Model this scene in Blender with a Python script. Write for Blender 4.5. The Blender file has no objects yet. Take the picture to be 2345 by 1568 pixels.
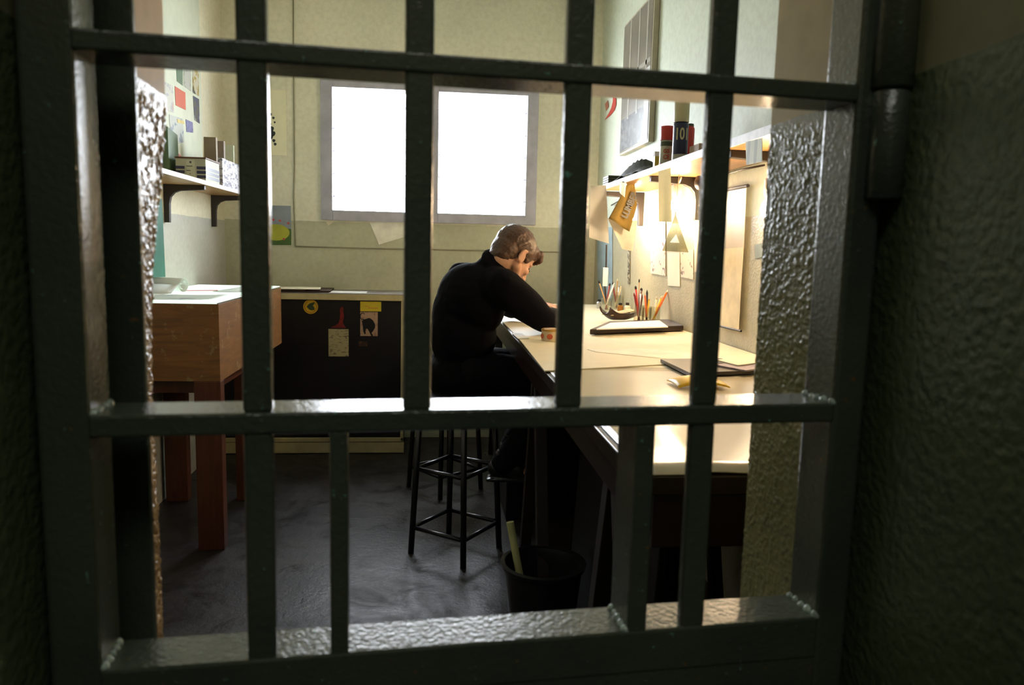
import bpy, math, random
from mathutils import Vector, Matrix, Quaternion
random.seed(7)
SC = bpy.context.scene
COL = SC.collection
V = Vector
PI = math.pi

# ------------------------------------------------------------------ camera
FPX = 1720.0; CX, CY = 1172.5, 784.0; EYE = V((0, 0, 1.28))
dy = V((990 - CX, CY - 565, FPX)).normalized()            # where the room's depth direction points, in (right, up, forward)
du = -V((836 - CX, -(15035 - CY), FPX)).normalized()
du = (du - dy * du.dot(dy)).normalized()
dx = dy.cross(du) * -1
if dx.x < 0: dx = -dx
def to_cam(p):
    q = V(p) - EYE
    return dx * q.x + dy * q.y + du * q.z
def ray(px, py):
    c = V((px - CX, CY - py, FPX))
    return V((c.dot(dx), c.dot(dy), c.dot(du)))
def atY(px, py, Y): r = ray(px, py); return EYE + r * ((Y - EYE.y) / r.y)
def atX(px, py, X): r = ray(px, py); return EYE + r * ((X - EYE.x) / r.x)
def atZ(px, py, Z): r = ray(px, py); return EYE + r * ((Z - EYE.z) / r.z)
R_ = V((dx.x, dy.x, du.x)); U_ = V((dx.y, dy.y, du.y)); F_ = V((dx.z, dy.z, du.z))
cam = bpy.data.cameras.new('camera'); cam.sensor_width = 36; cam.lens = 36 * FPX / 2345
cam.clip_start = 0.02
co = bpy.data.objects.new('camera', cam); COL.objects.link(co)
m = Matrix((R_, U_, -F_)).transposed().to_4x4(); m.translation = EYE; co.matrix_world = m
SC.camera = co
cam.dof.use_dof = True; cam.dof.focus_distance = 3.3; cam.dof.aperture_fstop = 8.0

SC.view_settings.view_transform = 'Standard'; SC.view_settings.look = 'None'
SC.view_settings.gamma = 1.0; SC.view_settings.exposure = 1.0
SC.view_settings.use_curve_mapping = False

# ------------------------------------------------------------------ materials
def srgb(r, g, b):
    f = lambda c: (c / 255 / 12.92) if c / 255 <= 0.04045 else ((c / 255 + 0.055) / 1.055) ** 2.4
    return (f(r), f(g), f(b), 1)
_mats = {}
class NT:
    def __init__(s, name):
        s.m = bpy.data.materials.new(name); s.m.use_nodes = True
        s.t = s.m.node_tree; s.t.nodes.clear()
        s.out = s.n('ShaderNodeOutputMaterial')
    def n(s, typ, **kw):
        x = s.t.nodes.new(typ)
        for k, v in kw.items(): setattr(x, k, v)
        return x
    def l(s, a, b): s.t.links.new(a, b)
    def pos(s, scale=(1, 1, 1)):
        tc = s.n('ShaderNodeTexCoord'); mp = s.n('ShaderNodeMapping')
        mp.inputs['Scale'].default_value = scale
        s.l(tc.outputs['Object'], mp.inputs['Vector']); return mp.outputs[0]
    def noise(s, vec, scale, detail=4, rough=.55, dist=0):
        x = s.n('ShaderNodeTexNoise'); s.l(vec, x.inputs['Vector'])
        x.inputs['Scale'].default_value = scale; x.inputs['Detail'].default_value = detail
        x.inputs['Roughness'].default_value = rough; x.inputs['Distortion'].default_value = dist
        return x.outputs['Fac']
    def ramp(s, fac, stops, interp='LINEAR'):
        r = s.n('ShaderNodeValToRGB'); r.color_ramp.interpolation = interp
        e = r.color_ramp.elements
        while len(e) < len(stops): e.new(0.5)
        for i, (p, c) in enumerate(stops): e[i].position = p; e[i].color = c if len(c) == 4 else (*c, 1)
        s.l(fac, r.inputs[0]); return r.outputs[0]
    def mix(s, fac, a, b, blend='MIX'):
        x = s.n('ShaderNodeMix', data_type='RGBA', blend_type=blend)
        for i, v in ((0, fac), (6, a), (7, b)):
            if hasattr(v, 'is_linked'): s.l(v, x.inputs[i])
            else: x.inputs[i].default_value = v
        return x.outputs[2]
    def bsdf(s, color, rough=.5, metal=0, spec=.5, **kw):
        b = s.n('ShaderNodeBsdfPrincipled')
        for k, v in (('Base Color', color), ('Roughness', rough), ('Metallic', metal), ('Specular IOR Level', spec)):
            if hasattr(v, 'is_linked'): s.l(v, b.inputs[k])
            else: b.inputs[k].default_value = v
        for k, v in kw.items(): b.inputs[k.replace('_', ' ')].default_value = v
        s.l(b.outputs[0], s.out.inputs[0]); return b
    def bump(s, b, h, strength=.3, dist=.002):
        x = s.n('ShaderNodeBump'); x.inputs['Strength'].default_value = strength
        x.inputs['Distance'].default_value = dist; s.l(h, x.inputs['Height']); s.l(x.outputs[0], b.inputs['Normal'])
def dark(c, k): return (c[0] * k, c[1] * k, c[2] * k, 1)
def mat(name, c, rough=.55, metal=0, var=.15, scale=12, bump=.15, bscale=150, spec=.5, stretch=(1, 1, 1), **kw):
    if name in _mats: return _mats[name]
    t = NT(name); p = t.pos(stretch)
    n = t.noise(p, scale)
    c = tuple(c) if len(c) == 4 else (*c, 1)
    col = t.ramp(n, [(.3, dark(c, 1 - var)), (.7, dark(c, 1 + var))])
    b = t.bsdf(col, rough, metal, spec, **kw)
    if bump: t.bump(b, t.noise(p, bscale, 2), bump, .001)
    _mats[name] = t.m; return t.m
def wallmat(name, upper, lower, h, rough_lo=.4, stipple=60, st_str=.5, st_dist=.003, up_rough=.6, up_bump=.15, line_noise=.01, spec=.5):
    t = NT(name)
    g = t.n('ShaderNodeNewGeometry'); sep = t.n('ShaderNodeSeparateXYZ'); t.l(g.outputs['Position'], sep.inputs[0])
    n0 = t.noise(g.outputs['Position'], 9, 2)
    ad = t.n('ShaderNodeMath', operation='MULTIPLY_ADD'); t.l(n0, ad.inputs[0]); ad.inputs[1].default_value = line_noise; t.l(sep.outputs['Z'], ad.inputs[2])
    gt = t.n('ShaderNodeMath', operation='GREATER_THAN'); t.l(ad.outputs[0], gt.inputs[0]); gt.inputs[1].default_value = h + line_noise * .5
    n1 = t.noise(g.outputs['Position'], 2.2, 5); n2 = t.noise(g.outputs['Position'], 35, 3)
    up = t.ramp(n1, [(.3, dark(upper, .9)), (.7, dark(upper, 1.06))])
    lo = t.ramp(n1, [(.3, dark(lower, .85)), (.7, dark(lower, 1.1))])
    col = t.mix(gt.outputs[0], lo, up)
    col = t.mix(.12, col, t.ramp(n2, [(.35, (.25, .22, .15, 1)), (.6, (1, 1, 1, 1))]), 'MULTIPLY')
    rr = t.n('ShaderNodeMix'); t.l(gt.outputs[0], rr.inputs[0]); rr.inputs[2].default_value = rough_lo; rr.inputs[3].default_value = up_rough
    b = t.bsdf(col, rr.outputs[0], 0, spec)
    st = t.noise(g.outputs['Position'], stipple, 2, .45)
    sr = t.n('ShaderNodeMix'); t.l(gt.outputs[0], sr.inputs[0]); sr.inputs[2].default_value = st_str; sr.inputs[3].default_value = up_bump
    x = t.n('ShaderNodeBump'); x.inputs['Distance'].default_value = st_dist; t.l(sr.outputs[0], x.inputs['Strength'])
    t.l(st, x.inputs['Height']); t.l(x.outputs[0], b.inputs['Normal'])
    return t.m

CREAM = (.62, .60, .44, 1); SAGE = (.31, .32, .22, 1); MINT = (.66, .72, .58, 1)
M_back = wallmat('painted_plaster_back', (.80, .79, .63, 1), (.52, .53, .38, 1), 1.425, .5, 50, .15, .002)
M_left = wallmat('painted_plaster_left', (.78, .75, .58, 1), (.52, .52, .46, 1), 1.415, .5, 50, .15, .002)
M_right = wallmat('painted_plaster_right', MINT, (.50, .47, .33, 1), 1.41, .4, 120, .5, .003)
M_front = wallmat('painted_plaster_doorway', (.60, .49, .27, 1), (.22, .21, .09, 1), 1.42, .24, 400, .5, .001, .6, .12, .01, .4)
M_frontL = wallmat('plaster_left_reveal_warmed', (.75, .52, .26, 1), (.34, .21, .085, 1), 1.42, .24, 400, .5, .001, .6, .12, .01, .35)  # tan lower colour has the lamps' warmth on this reveal painted in
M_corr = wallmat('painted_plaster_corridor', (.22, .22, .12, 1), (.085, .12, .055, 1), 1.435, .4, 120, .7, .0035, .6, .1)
M_ceil = mat('ceiling_paint', (.62, .60, .50), .8)
def floor_mat():
    t = NT('worn_concrete_floor'); g = t.n('ShaderNodeNewGeometry').outputs['Position']
    n = t.noise(g, 1.3, 6, .6); n2 = t.noise(g, 14, 5, .7, .8); n3 = t.noise(g, 3.5, 5, .7, 1.5)
    c = t.ramp(n, [(.3, (.008, .006, .006, 1)), (.7, (.042, .035, .031, 1))])
    c = t.mix(t.ramp(n2, [(.54, (0, 0, 0, 1)), (.62, (.85, .85, .85, 1))]), c, (.012, .010, .010, 1))
    c = t.mix(t.ramp(n3, [(.6, (0, 0, 0, 1)), (.72, (.4, .4, .4, 1))]), c, (.10, .09, .06, 1))
    b = t.bsdf(c, t.ramp(t.noise(g, 5, 5, .7, 1), [(.3, (.26,) * 3), (.7, (.62,) * 3)]), 0, .30)
    t.bump(b, t.noise(g, 45, 4, .7), .6, .003); return t.m
M_floor = floor_mat()
def gate_mat():
    t = NT('dark_green_gloss_paint'); p = t.pos()
    n = t.noise(p, 6, 4); n2 = t.noise(p, 70, 3, .6); n3 = t.noise(p, 95, 4, .75)
    c = t.ramp(n, [(.3, (.040, .052, .040, 1)), (.7, (.068, .080, .055, 1))])
    c = t.mix(t.ramp(n3, [(.675, (0, 0, 0, 1)), (.69, (1, 1, 1, 1))]), c, (.14, .32, .25, 1))
    c = t.mix(t.ramp(n2, [(.70, (0, 0, 0, 1)), (.73, (.8, .8, .8, 1))]), c, (.16, .09, .04, 1))
    b = t.bsdf(c, .22, 0, .6, Coat_Weight=.25, Coat_Roughness=.12)
    t.bump(b, t.noise(p, 190, 3, .6), .5, .0018); return t.m
M_gate = gate_mat()
def wood(name, c, scale=6, rough=.5, spots=None, stretch=(1, 8, 8)):
    t = NT(name); p = t.pos(stretch)
    n = t.noise(p, scale, 6, .65, 1.0); q = t.pos(); n2 = t.noise(q, 16, 4, .7)
    col = t.ramp(n, [(.3, dark(c, .62)), (.7, dark(c, 1.2))])
    if spots: col = t.mix(t.ramp(n2, [(.60, (0, 0, 0, 1)), (.66, (.6,) * 3)]), col, spots)
    b = t.bsdf(col, rough); t.bump(b, n, .15, .001); return t.m
M_boxwood = wood('scuffed_plywood', (.26, .115, .035, 1), 5, .45, (.42, .30, .14, 1), (1, 1, 7))
M_redwood = wood('red_brown_timber', (.10, .026, .009, 1), 6, .45, None, (8, 8, 1))
M_deskwood = wood('dark_brown_desk_edge', (.016, .005, .003, 1), 6, .3, None, (8, 1, 8))
M_black = mat('black_paint', (.0035, .0025, .0050), .45, var=.3)
M_blackmetal = mat('black_enamel_metal', (.010, .010, .013), .3, 0, var=.2, bump=.05)
M_iron = mat('dark_iron_bracket', (.018, .010, .007), .5)
M_beige = mat('beige_trim_paint', (.50, .44, .24), .5)
M_greytop = mat('grey_laminate', (.22, .21, .22), .35)
M_white = mat('white_paper', (.78, .78, .76), .7, var=.04, bump=.05)
M_whiteshelf = mat('white_shelf_paint', (.72, .70, .74), .5, var=.1, scale=25)
M_undershelf = wood('varnished_shelf_board', (.42, .22, .08, 1), 4, .35, None, (6, 1, 6))
M_cream = mat('cream_card', (.76, .70, .52), .55, var=.05)
M_vinyl = mat('glossy_cream_desk_cover', (.62, .55, .40), .22, var=.07, scale=3, bump=.25, bscale=8)
M_brown = mat('brown_card', (.25, .20, .13), .7)
M_red = mat('red_paint', (.50, .03, .02), .4, var=.1)
M_orange = mat('orange_card', (.55, .10, .035), .6, var=.1)
M_yellow = mat('yellow_plastic', (.85, .52, .01), .35, var=.08)
M_mustard = mat('mustard_cloth', (.23, .145, .025), .8, var=.2, bscale=600, bump=.4)
M_green = mat('bottle_green', (.01, .13, .085), .6)
M_dullgreen = mat('dull_green_card', (.10, .17, .09), .6)
M_navy = mat('navy_print', (.018, .022, .075), .35, var=.1)
M_blue = mat('blue_card', (.13, .14, .40), .6)
M_metal = mat('brushed_steel', (.6, .6, .6), .3, 1)
M_fabric = mat('black_wool', (.0028, .0024, .0045), .95, var=.35, scale=8, bump=.5, bscale=350, spec=.12)
M_trouser = mat('black_trouser_cloth', (.003, .003, .005), .9, var=.3, bscale=500, spec=.15)
M_shoe = mat('black_shoe_leather', (.008, .008, .010), .3)
M_winframe = mat('grey_window_frame', (.42, .42, .50), .5)
M_grey = mat('grey_print', (.36, .36, .40), .6)
def skinm():
    t = NT('skin'); p = t.pos(); n = t.noise(p, 30, 3)
    c = t.ramp(n, [(.3, (.52, .27, .17, 1)), (.7, (.62, .35, .23, 1))])
    b = t.bsdf(c, .5); b.inputs['Subsurface Weight'].default_value = .12; b.inputs['Subsurface Radius'].default_value = (.012, .004, .002)
    t.bump(b, t.noise(p, 400, 2), .1, .0005); return t.m
M_skin = skinm()
_F = V((.643, .415, -.643)).normalized(); _U = V((.53, .36, .76)); _U = (_U - _F * _U.dot(_F)).normalized()
HEADROT = Matrix((_F.cross(_U), _F, _U)).transposed()
def hairm():
    t = NT('light_brown_hair'); p0 = t.pos()
    m1 = t.n('ShaderNodeMapping'); m1.inputs['Rotation'].default_value = HEADROT.inverted().to_euler(); t.l(p0, m1.inputs['Vector'])
    m2 = t.n('ShaderNodeMapping'); m2.inputs['Scale'].default_value = (1, .12, .6); t.l(m1.outputs[0], m2.inputs['Vector'])
    f = t.noise(m2.outputs[0], 260, 4, .6); n = t.noise(p0, 14, 3, .6)
    c = t.mix(.6, t.ramp(n, [(.35, (.05, .021, .013, 1)), (.7, (.10, .045, .024, 1))]), t.ramp(f, [(.35, (.03, .013, .009, 1)), (.65, (.13, .062, .034, 1))]))
    b = t.bsdf(c, .42, 0, .5); t.bump(b, f, .5, .002); return t.m
M_hair = hairm()
def emis(name, c, s):
    t = NT(name); e = t.n('ShaderNodeEmission'); e.inputs[0].default_value = c; e.inputs[1].default_value = s
    t.l(e.outputs[0], t.out.inputs[0]); return t.m
def glassm(name, tint=(1, 1, 1, 1), gl=.08):
    t = NT(name); a = t.n('ShaderNodeBsdfTransparent'); a.inputs[0].default_value = tint
    g = t.n('ShaderNodeBsdfGlossy'); g.inputs['Roughness'].default_value = .05
    lw = t.n('ShaderNodeLayerWeight'); lw.inputs[0].default_value = .25
    ma = t.n('ShaderNodeMath', operation='MULTIPLY_ADD'); t.l(lw.outputs['Facing'], ma.inputs[0]); ma.inputs[1].default_value = .4; ma.inputs[2].default_value = gl
    mx = t.n('ShaderNodeMixShader'); t.l(ma.outputs[0], mx.inputs[0]); t.l(a.outputs[0], mx.inputs[1]); t.l(g.outputs[0], mx.inputs[2])
    t.l(mx.outputs[0], t.out.inputs[0]); return t.m
M_pane = glassm('window_glass', (1, 1, 1, 1), .04)
M_glass = glassm('jar_glass', (.93, .93, .88, 1), .08)
M_acrylic = glassm('green_tinted_acrylic', (.62, .62, .50, 1), .06)
def printm(name, base, ink, scale=30, thr=.56, stretch=(1, 1, 1), rough=.6, ink2=None, dist=.6):
    if name in _mats: return _mats[name]
    t = NT(name); p = t.pos(stretch); n = t.noise(p, scale, 4, .6, dist)
    c = t.mix(t.ramp(n, [(thr, (0, 0, 0, 1)), (thr + .03, (1, 1, 1, 1))]), (*base, 1), (*ink, 1))
    if ink2: c = t.mix(t.ramp(t.noise(p, scale * .45, 2), [(.56, (0, 0, 0, 1)), (.6, (1, 1, 1, 1))]), c, (*ink2, 1))
    t.bsdf(c, rough); _mats[name] = t.m; return t.m
def stripem(name, a, b, axis, freq, duty=.5, phase=0):
    t = NT(name); g = t.pos(); s = t.n('ShaderNodeSeparateXYZ'); t.l(g, s.inputs[0])
    mu = t.n('ShaderNodeMath', operation='MULTIPLY_ADD'); t.l(s.outputs[axis], mu.inputs[0]); mu.inputs[1].default_value = freq; mu.inputs[2].default_value = phase + 100
    fr = t.n('ShaderNodeMath', operation='FRACT'); t.l(mu.outputs[0], fr.inputs[0])
    gt = t.n('ShaderNodeMath', operation='LESS_THAN'); t.l(fr.outputs[0], gt.inputs[0]); gt.inputs[1].default_value = duty
    t.bsdf(t.mix(gt.outputs[0], (*b, 1), (*a, 1)), .6); return t.m

# ------------------------------------------------------------------ mesh helpers
class MB:
    def __init__(s): s.v = []; s.f = []; s.mi = []; s.cur = 0
    def add(s, vs, fs):
        o = len(s.v); s.v += [V(x) for x in vs]; s.f += [tuple(i + o for i in f) for f in fs]; s.mi += [s.cur] * len(fs); return s
    def box(s, a, b, M=None):
        x0, y0, z0 = a; x1, y1, z1 = b
        vs = [V(p) for p in ((x0, y0, z0), (x1, y0, z0), (x1, y1, z0), (x0, y1, z0), (x0, y0, z1), (x1, y0, z1), (x1, y1, z1), (x0, y1, z1))]
        if M: vs = [M @ p for p in vs]
        return s.add(vs, [(0, 3, 2, 1), (4, 5, 6, 7), (0, 1, 5, 4), (1, 2, 6, 5), (2, 3, 7, 6), (3, 0, 4, 7)])
    def slab(s, pts, d):                      # polygon given a thickness d (vector)
        n = len(pts); d = V(d)
        vs = [V(p) for p in pts] + [V(p) + d for p in pts]
        return s.add(vs, [tuple(range(n))[::-1], tuple(range(n, 2 * n))] + [(i, (i + 1) % n, n + (i + 1) % n, n + i) for i in range(n)])
    def tube(s, pts, r, n=12, cap=True):
        pts = [V(p) for p in pts]; rs = r if isinstance(r, (list, tuple)) else [r] * len(pts)
        ref = None; rings = []
        for i, p in enumerate(pts):
            t = (pts[min(i + 1, len(pts) - 1)] - pts[max(i - 1, 0)]).normalized()
            if ref is None: ref = V((0, 0, 1)) if abs(t.z) < .9 else V((1, 0, 0))
            a = (ref - t * ref.dot(t)).normalized(); b = t.cross(a); ref = a
            rings.append([p + (a * math.cos(2 * PI * k / n) + b * math.sin(2 * PI * k / n)) * rs[i] for k in range(n)])
        vs = [q for rg in rings for q in rg]; fs = []
        for i in range(len(pts) - 1):
            for k in range(n): fs.append((i * n + k, i * n + (k + 1) % n, (i + 1) * n + (k + 1) % n, (i + 1) * n + k))
        if cap: fs += [tuple(range(n))[::-1], tuple(range((len(pts) - 1) * n, len(pts) * n))]
        return s.add(vs, fs)
    def lathe(s, prof, c=(0, 0, 0), n=28, M=None, cap=True):
        c = V(c); vs = []; fs = []
        for (r, z) in prof:
            for k in range(n):
                p = V((r * math.cos(2 * PI * k / n), r * math.sin(2 * PI * k / n), z))
                vs.append(c + (M @ p if M else p))
        for i in range(len(prof) - 1):
            for k in range(n): fs.append((i * n + k, i * n + (k + 1) % n, (i + 1) * n + (k + 1) % n, (i + 1) * n + k))
        if cap: fs += [tuple(range(n))[::-1], tuple(range((len(prof) - 1) * n, len(prof) * n))]
        return s.add(vs, fs)
    def ell(s, c, r, rot=None, n=20):
        c = V(c); r = V((r, r, r)) if isinstance(r, (int, float)) else V(r); vs = []; fs = []; m_ = n // 2
        for i in range(m_ + 1):
            th = PI * i / m_
            for k in range(n):
                ph = 2 * PI * k / n
                p = V((r.x * math.sin(th) * math.cos(ph), r.y * math.sin(th) * math.sin(ph), r.z * math.cos(th)))
                vs.append(c + (rot @ p if rot else p))
        for i in range(m_):
            for k in range(n): fs.append((i * n + k, (i + 1) * n + k, (i + 1) * n + (k + 1) % n, i * n + (k + 1) % n))
        return s.add(vs, fs)
    def caps(s, a, b, ra, rb, n=18):          # tapered capsule
        a = V(a); b = V(b); s.ell(a, ra, n=n); s.ell(b, rb, n=n); s.tube([a, b], [ra, rb], n); return s
    def grid(s, fn, nu, nv, thick=None):
        vs = [V(fn(i / nu, j / nv)) for j in range(nv + 1) for i in range(nu + 1)]
        w = nu + 1; fs = [(j * w + i, j * w + i + 1, (j + 1) * w + i + 1, (j + 1) * w + i) for j in range(nv) for i in range(nu)]
        if thick:
            t = V(thick); N = len(vs); vs2 = [p + t for p in vs]
            fs2 = [tuple(i + N for i in f[::-1]) for f in fs]
            ed = [j for j in range(w)]; rim = ed + [j * w + nu for j in range(1, nv + 1)] + [nv * w + i for i in range(nu - 1, -1, -1)] + [j * w for j in range(nv - 1, 0, -1)]
            fs3 = [(rim[(k + 1) % len(rim)], rim[k], rim[k] + N, rim[(k + 1) % len(rim)] + N) for k in range(len(rim))]
            return s.add(vs + vs2, fs + fs2 + fs3)
        return s.add(vs, fs)
    def base(s):
        xs = [p.x for p in s.v]; ys = [p.y for p in s.v]; zs = [p.z for p in s.v]
        return V(((min(xs) + max(xs)) / 2, (min(ys) + max(ys)) / 2, min(zs)))
    def build(s, name, mats, parent=None, smooth=False, bevel=0, label=None, sub=0, world=True):
        par = parent; org = V((0, 0, 0)); chain = par
        if par is None: org = s.base() if world else org
        elif world:
            while chain is not None: org = org + chain.location; chain = chain.parent
        me = bpy.data.meshes.new(name); me.from_pydata([tuple(p - org) for p in s.v], [], s.f)
        for m_ in (mats if isinstance(mats, (list, tuple)) else [mats]): me.materials.append(m_)
        if any(s.mi): me.polygons.foreach_set('material_index', s.mi)
        me.validate(); me.update()
        import bmesh
        bm = bmesh.new(); bm.from_mesh(me); bmesh.ops.remove_doubles(bm, verts=bm.verts, dist=1e-6)
        bmesh.ops.recalc_face_normals(bm, faces=bm.faces); bm.to_mesh(me); bm.free()
        o = bpy.data.objects.new(name, me); COL.objects.link(o)
        if par is not None: o.parent = par
        else: o.location = org
        if smooth: me.polygons.foreach_set('use_smooth', [True] * len(me.polygons))
        if bevel:
            b = o.modifiers.new('bevel', 'BEVEL'); b.width = bevel; b.segments = 2; b.limit_method = 'ANGLE'
        if sub:
            b = o.modifiers.new('sub', 'SUBSURF'); b.levels = sub; b.render_levels = sub
        if label: o['label'] = label
        return o
def thing(name, label, cat, loc, group=None):
    o = bpy.data.objects.new(name, None); COL.objects.link(o); o.location = V(loc); o.empty_display_size = .05
    o['label'] = label; o['category'] = cat
    if group: o['group'] = group
    return o
def tag(o, label, cat, group=None):
    o['label'] = label; o['category'] = cat
    if group: o['group'] = group
    return o
def struct(o): o['kind'] = 'structure'; return o
def smooth_angle(o, ang=40):
    me = o.data; me.polygons.foreach_set('use_smooth', [True] * len(me.polygons))
    try: me.set_sharp_from_angle(angle=math.radians(ang))
    except Exception: pass
    return o
def text_part(body, size, M, m_, parent, name='lettering', extrude=.0004, bold=0, sx=1):
    cu = bpy.data.curves.new('t', 'FONT'); cu.body = body; cu.size = size; cu.extrude = extrude; cu.align_x = 'CENTER'; cu.align_y = 'CENTER'; cu.offset = bold
    t = bpy.data.objects.new('t', cu); COL.objects.link(t)
    bpy.context.view_layer.update()
    me = bpy.data.meshes.new_from_object(t.evaluated_get(bpy.context.evaluated_depsgraph_get()))
    bpy.data.objects.remove(t)
    off = V((0, 0, 0)); ch = parent
    while ch is not None: off = off + ch.location; ch = ch.parent
    for v in me.vertices:
        v.co.x *= sx; v.co = (M @ v.co) - off
    me.materials.clear(); me.materials.append(m_)
    o = bpy.data.objects.new(name, me); COL.objects.link(o); o.parent = parent; return o
def frame_M(origin, xaxis, yaxis):
    x = V(xaxis).normalized(); y = V(yaxis); y = (y - x * y.dot(x)).normalized(); z = x.cross(y)
    M = Matrix((x, y, z)).transposed().to_4x4(); M.translation = V(origin); return M
def paper(name, pts, d, m_, label, cat='paper', group=None, parent=None):
    o = MB().slab(pts, d).build(name, m_, parent)
    if parent is None: tag(o, label, cat, group)
    elif label: o['label'] = label
    return o

# ------------------------------------------------------------------ room shell
XL, XR, YB, YF = -1.314, 1.089, 5.0, .815
ZC = 3.05
struct(MB().box((XL - .2, .24, -.1), (XR + .2, YB + .3, 0)).build('floor', M_floor))
struct(MB().box((XL - .2, YF - .02, ZC), (XR + .2, YB + .3, ZC + .1)).build('ceiling', M_ceil))
struct(MB().box((XL - .2, .5, 0), (XL, YB + .3, ZC)).build('wall_left', M_left))
struct(MB().box((XR, YF - .1, 0), (XR + .2, YB + .3, ZC)).build('wall_right', M_right))
# back wall with window opening
w0 = atY(738, 190, YB); w1 = atY(1222, 513, YB)
wx0, wx1 = w0.x, w1.x; wz0 = atY(980, 506, YB).z; wz1 = atY(980, 197, YB).z
b = MB()
b.box((XL, YB, 0), (wx0, YB + .3, ZC)); b.box((wx1, YB, 0), (XR, YB + .3, ZC))
b.box((wx0, YB, 0), (wx1, YB + .3, wz0)); b.box((wx0, YB, wz1), (wx1, YB + .3, ZC))
struct(b.build('wall_back', M_back))
fw = .062
mx0, mx1 = atY(932, 350, YB).x, atY(1004, 350, YB).x
win = thing('window_1', 'grey steel-framed double window glowing white with daylight', 'window', ((wx0 + wx1) / 2, YB, wz0)); win['kind'] = 'structure'
f = MB(); y0, y1 = YB - .025, YB + .06
f.box((wx0 - .01, y0, wz0 - .01), (wx0 + fw, y1, wz1 + .01)); f.box((wx1 - fw, y0, wz0 - .01), (wx1 + .01, y1, wz1 + .01))
f.box((wx0 + fw, y0, wz0 - .01), (mx0, y1, wz0 + fw * .85)); f.box((wx0 + fw, y0, wz1 - fw * .6), (mx0, y1, wz1 + .01)); f.box((mx0, y0, wz0 - .01), (mx1, y1, wz1 + .01))
f.box((mx1, y0, wz0 - .01), (wx1 - fw, y1, wz0 + fw * .85)); f.box((mx1, y0, wz1 - fw * .6), (wx1 - fw, y1, wz1 + .01))
f.build('window_frame', M_winframe, win, bevel=.004)
for a, c in ((wx0 + fw, mx0), (mx1, wx1 - fw)):
    MB().box((a, YB + .03, wz0 + .02), (c, YB + .034, wz1 - .02)).build('pane', M_pane, win)
    g = MB()
    for k in range(1, 6):
        zz = wz0 + (wz1 - wz0) * k / 6
        g.box((a - .004, YB + .008, zz - .0035), (a + .013, YB + .028, zz + .0035)); g.box((c - .013, YB + .008, zz - .0035), (c + .004, YB + .028, zz + .0035))
    g.build('glazing_clip', M_winframe, win)
# front wall: two masses around the doorway
def plan_wall(poly, lumps=None, alt=(), patch=None):
    b = MB(); zs = [i * .04 for i in range(0, 77)]
    n = len(poly); vs = []
    for z in zs:
        for i, (x, y) in enumerate(poly):
            o = 0
            if lumps and i in lumps: o = lumps[i](z)
            vs.append(V((x + o, y, z)))
    fs = [tuple(range(n))[::-1], tuple(range((len(zs) - 1) * n, len(zs) * n))]
    for j in range(len(zs) - 1):
        for i in range(n): fs.append((j * n + i, j * n + (i + 1) % n, (j + 1) * n + (i + 1) % n, (j + 1) * n + i))
    b.add(vs, fs)
    if patch:                                  # thick stippled gloss paint: real bumps on the reveal below the paint line
        from mathutils import noise as mn
        pa, pb, z0, z1 = patch; st = .0014; d_ = V((pb[0] - pa[0], pb[1] - pa[1], 0)); L_ = d_.length; d_.normalize()
        nn = V((-d_.y, d_.x, 0)); nn = nn if nn.x * (-1 if pa[0] > 0 else 1) > 0 else -nn
        def pt(u, v):
            z = z0 + (z1 - z0) * v; lo_ = lumps[max(lumps)](z) * u if lumps else 0
            p = V((pa[0], pa[1], z)) + d_ * (L_ * u) + V((lo_, 0, 0)); q = V((u * L_, z, 3.1 if lumps else 9.2))
            h = mn.noise(q * 175) * .9 + mn.noise(q * 330) * .45 + mn.noise(q * 60) * .6
            fall = min(1, (1 - v) * 40, v * 40)
            return p + nn * (.0008 + (.0024 if lumps else .0011) * max(-.25, h) * fall)
        b.cur = 1; b.grid(pt, int(L_ / st), int((z1 - z0) / st)); b.cur = 0
    if alt:
        for k, f in enumerate(fs[2:]):
            if k % n in alt: b.mi[k + 2] = 1
    return b
def lump(z):
    pts = [(0, 0), (.9, 0), (1.16, -.002), (1.25, .002), (1.30, .009), (1.36, .016), (1.41, .021), (1.6, .021), (3.1, .021)]
    for (a, p), (c, q) in zip(pts, pts[1:]):
        if a <= z <= c: return p + (q - p) * (z - a) / (c - a)
    return .021
struct(plan_wall([(-1.6, .24), (-.297, .24), (-.297, .62), (-.297, .699), (-.256, .70), (-.2803, .785), (-1.6, .785)], {5: lump}, (3, 4), ((-.256, .70), (-.2803, .785), .80, 1.418)).build('wall_front_left', [M_corr, M_frontL]))
struct(plan_wall([(1.4, .24), (.402, .24), (.402, .695), (.376, .70), (.3690, YF), (1.4, YF)], None, (2, 3, 4), ((.376, .70), (.3690, YF), .80, 1.418)).build('wall_front_right', [M_corr, M_front]))
struct(MB().box((-.30, .24, 2.25), (.41, .78, 3.05)).build('wall_front_top', M_front))
# corridor around the viewer
struct(MB().box((-1.6, -1.9, -.1), (1.4, .24, 0)).build('floor_corridor', M_floor))
struct(MB().box((-1.6, -1.9, 3.0), (1.4, .24, 3.1)).build('ceiling_corridor', M_ceil))
struct(MB().box((-1.7, -1.9, 0), (-1.6, .785, 3.1)).build('wall_corridor_left', M_corr))
struct(MB().box((1.4, -1.9, 0), (1.5, YF - .1, 3.1)).build('wall_corridor_right', M_corr))
struct(MB().box((-1.7, -2.0, 0), (1.5, -1.9, 3.1)).build('wall_corridor_back', M_corr))

# door frame stop
df = thing('door_frame', 'thin dark steel stop plate lining the left side of the cell doorway', 'door frame', (-.285, .668, 0))
MB().box((-.2965, .664, 0), (-.2432, .671, 2.25)).build('stop_plate', M_gate, df, bevel=.0015)
MB().box((-.2965, .671, 0), (-.291, .698, 2.25)).build('side_plate', M_gate, df, bevel=.0015)

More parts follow.
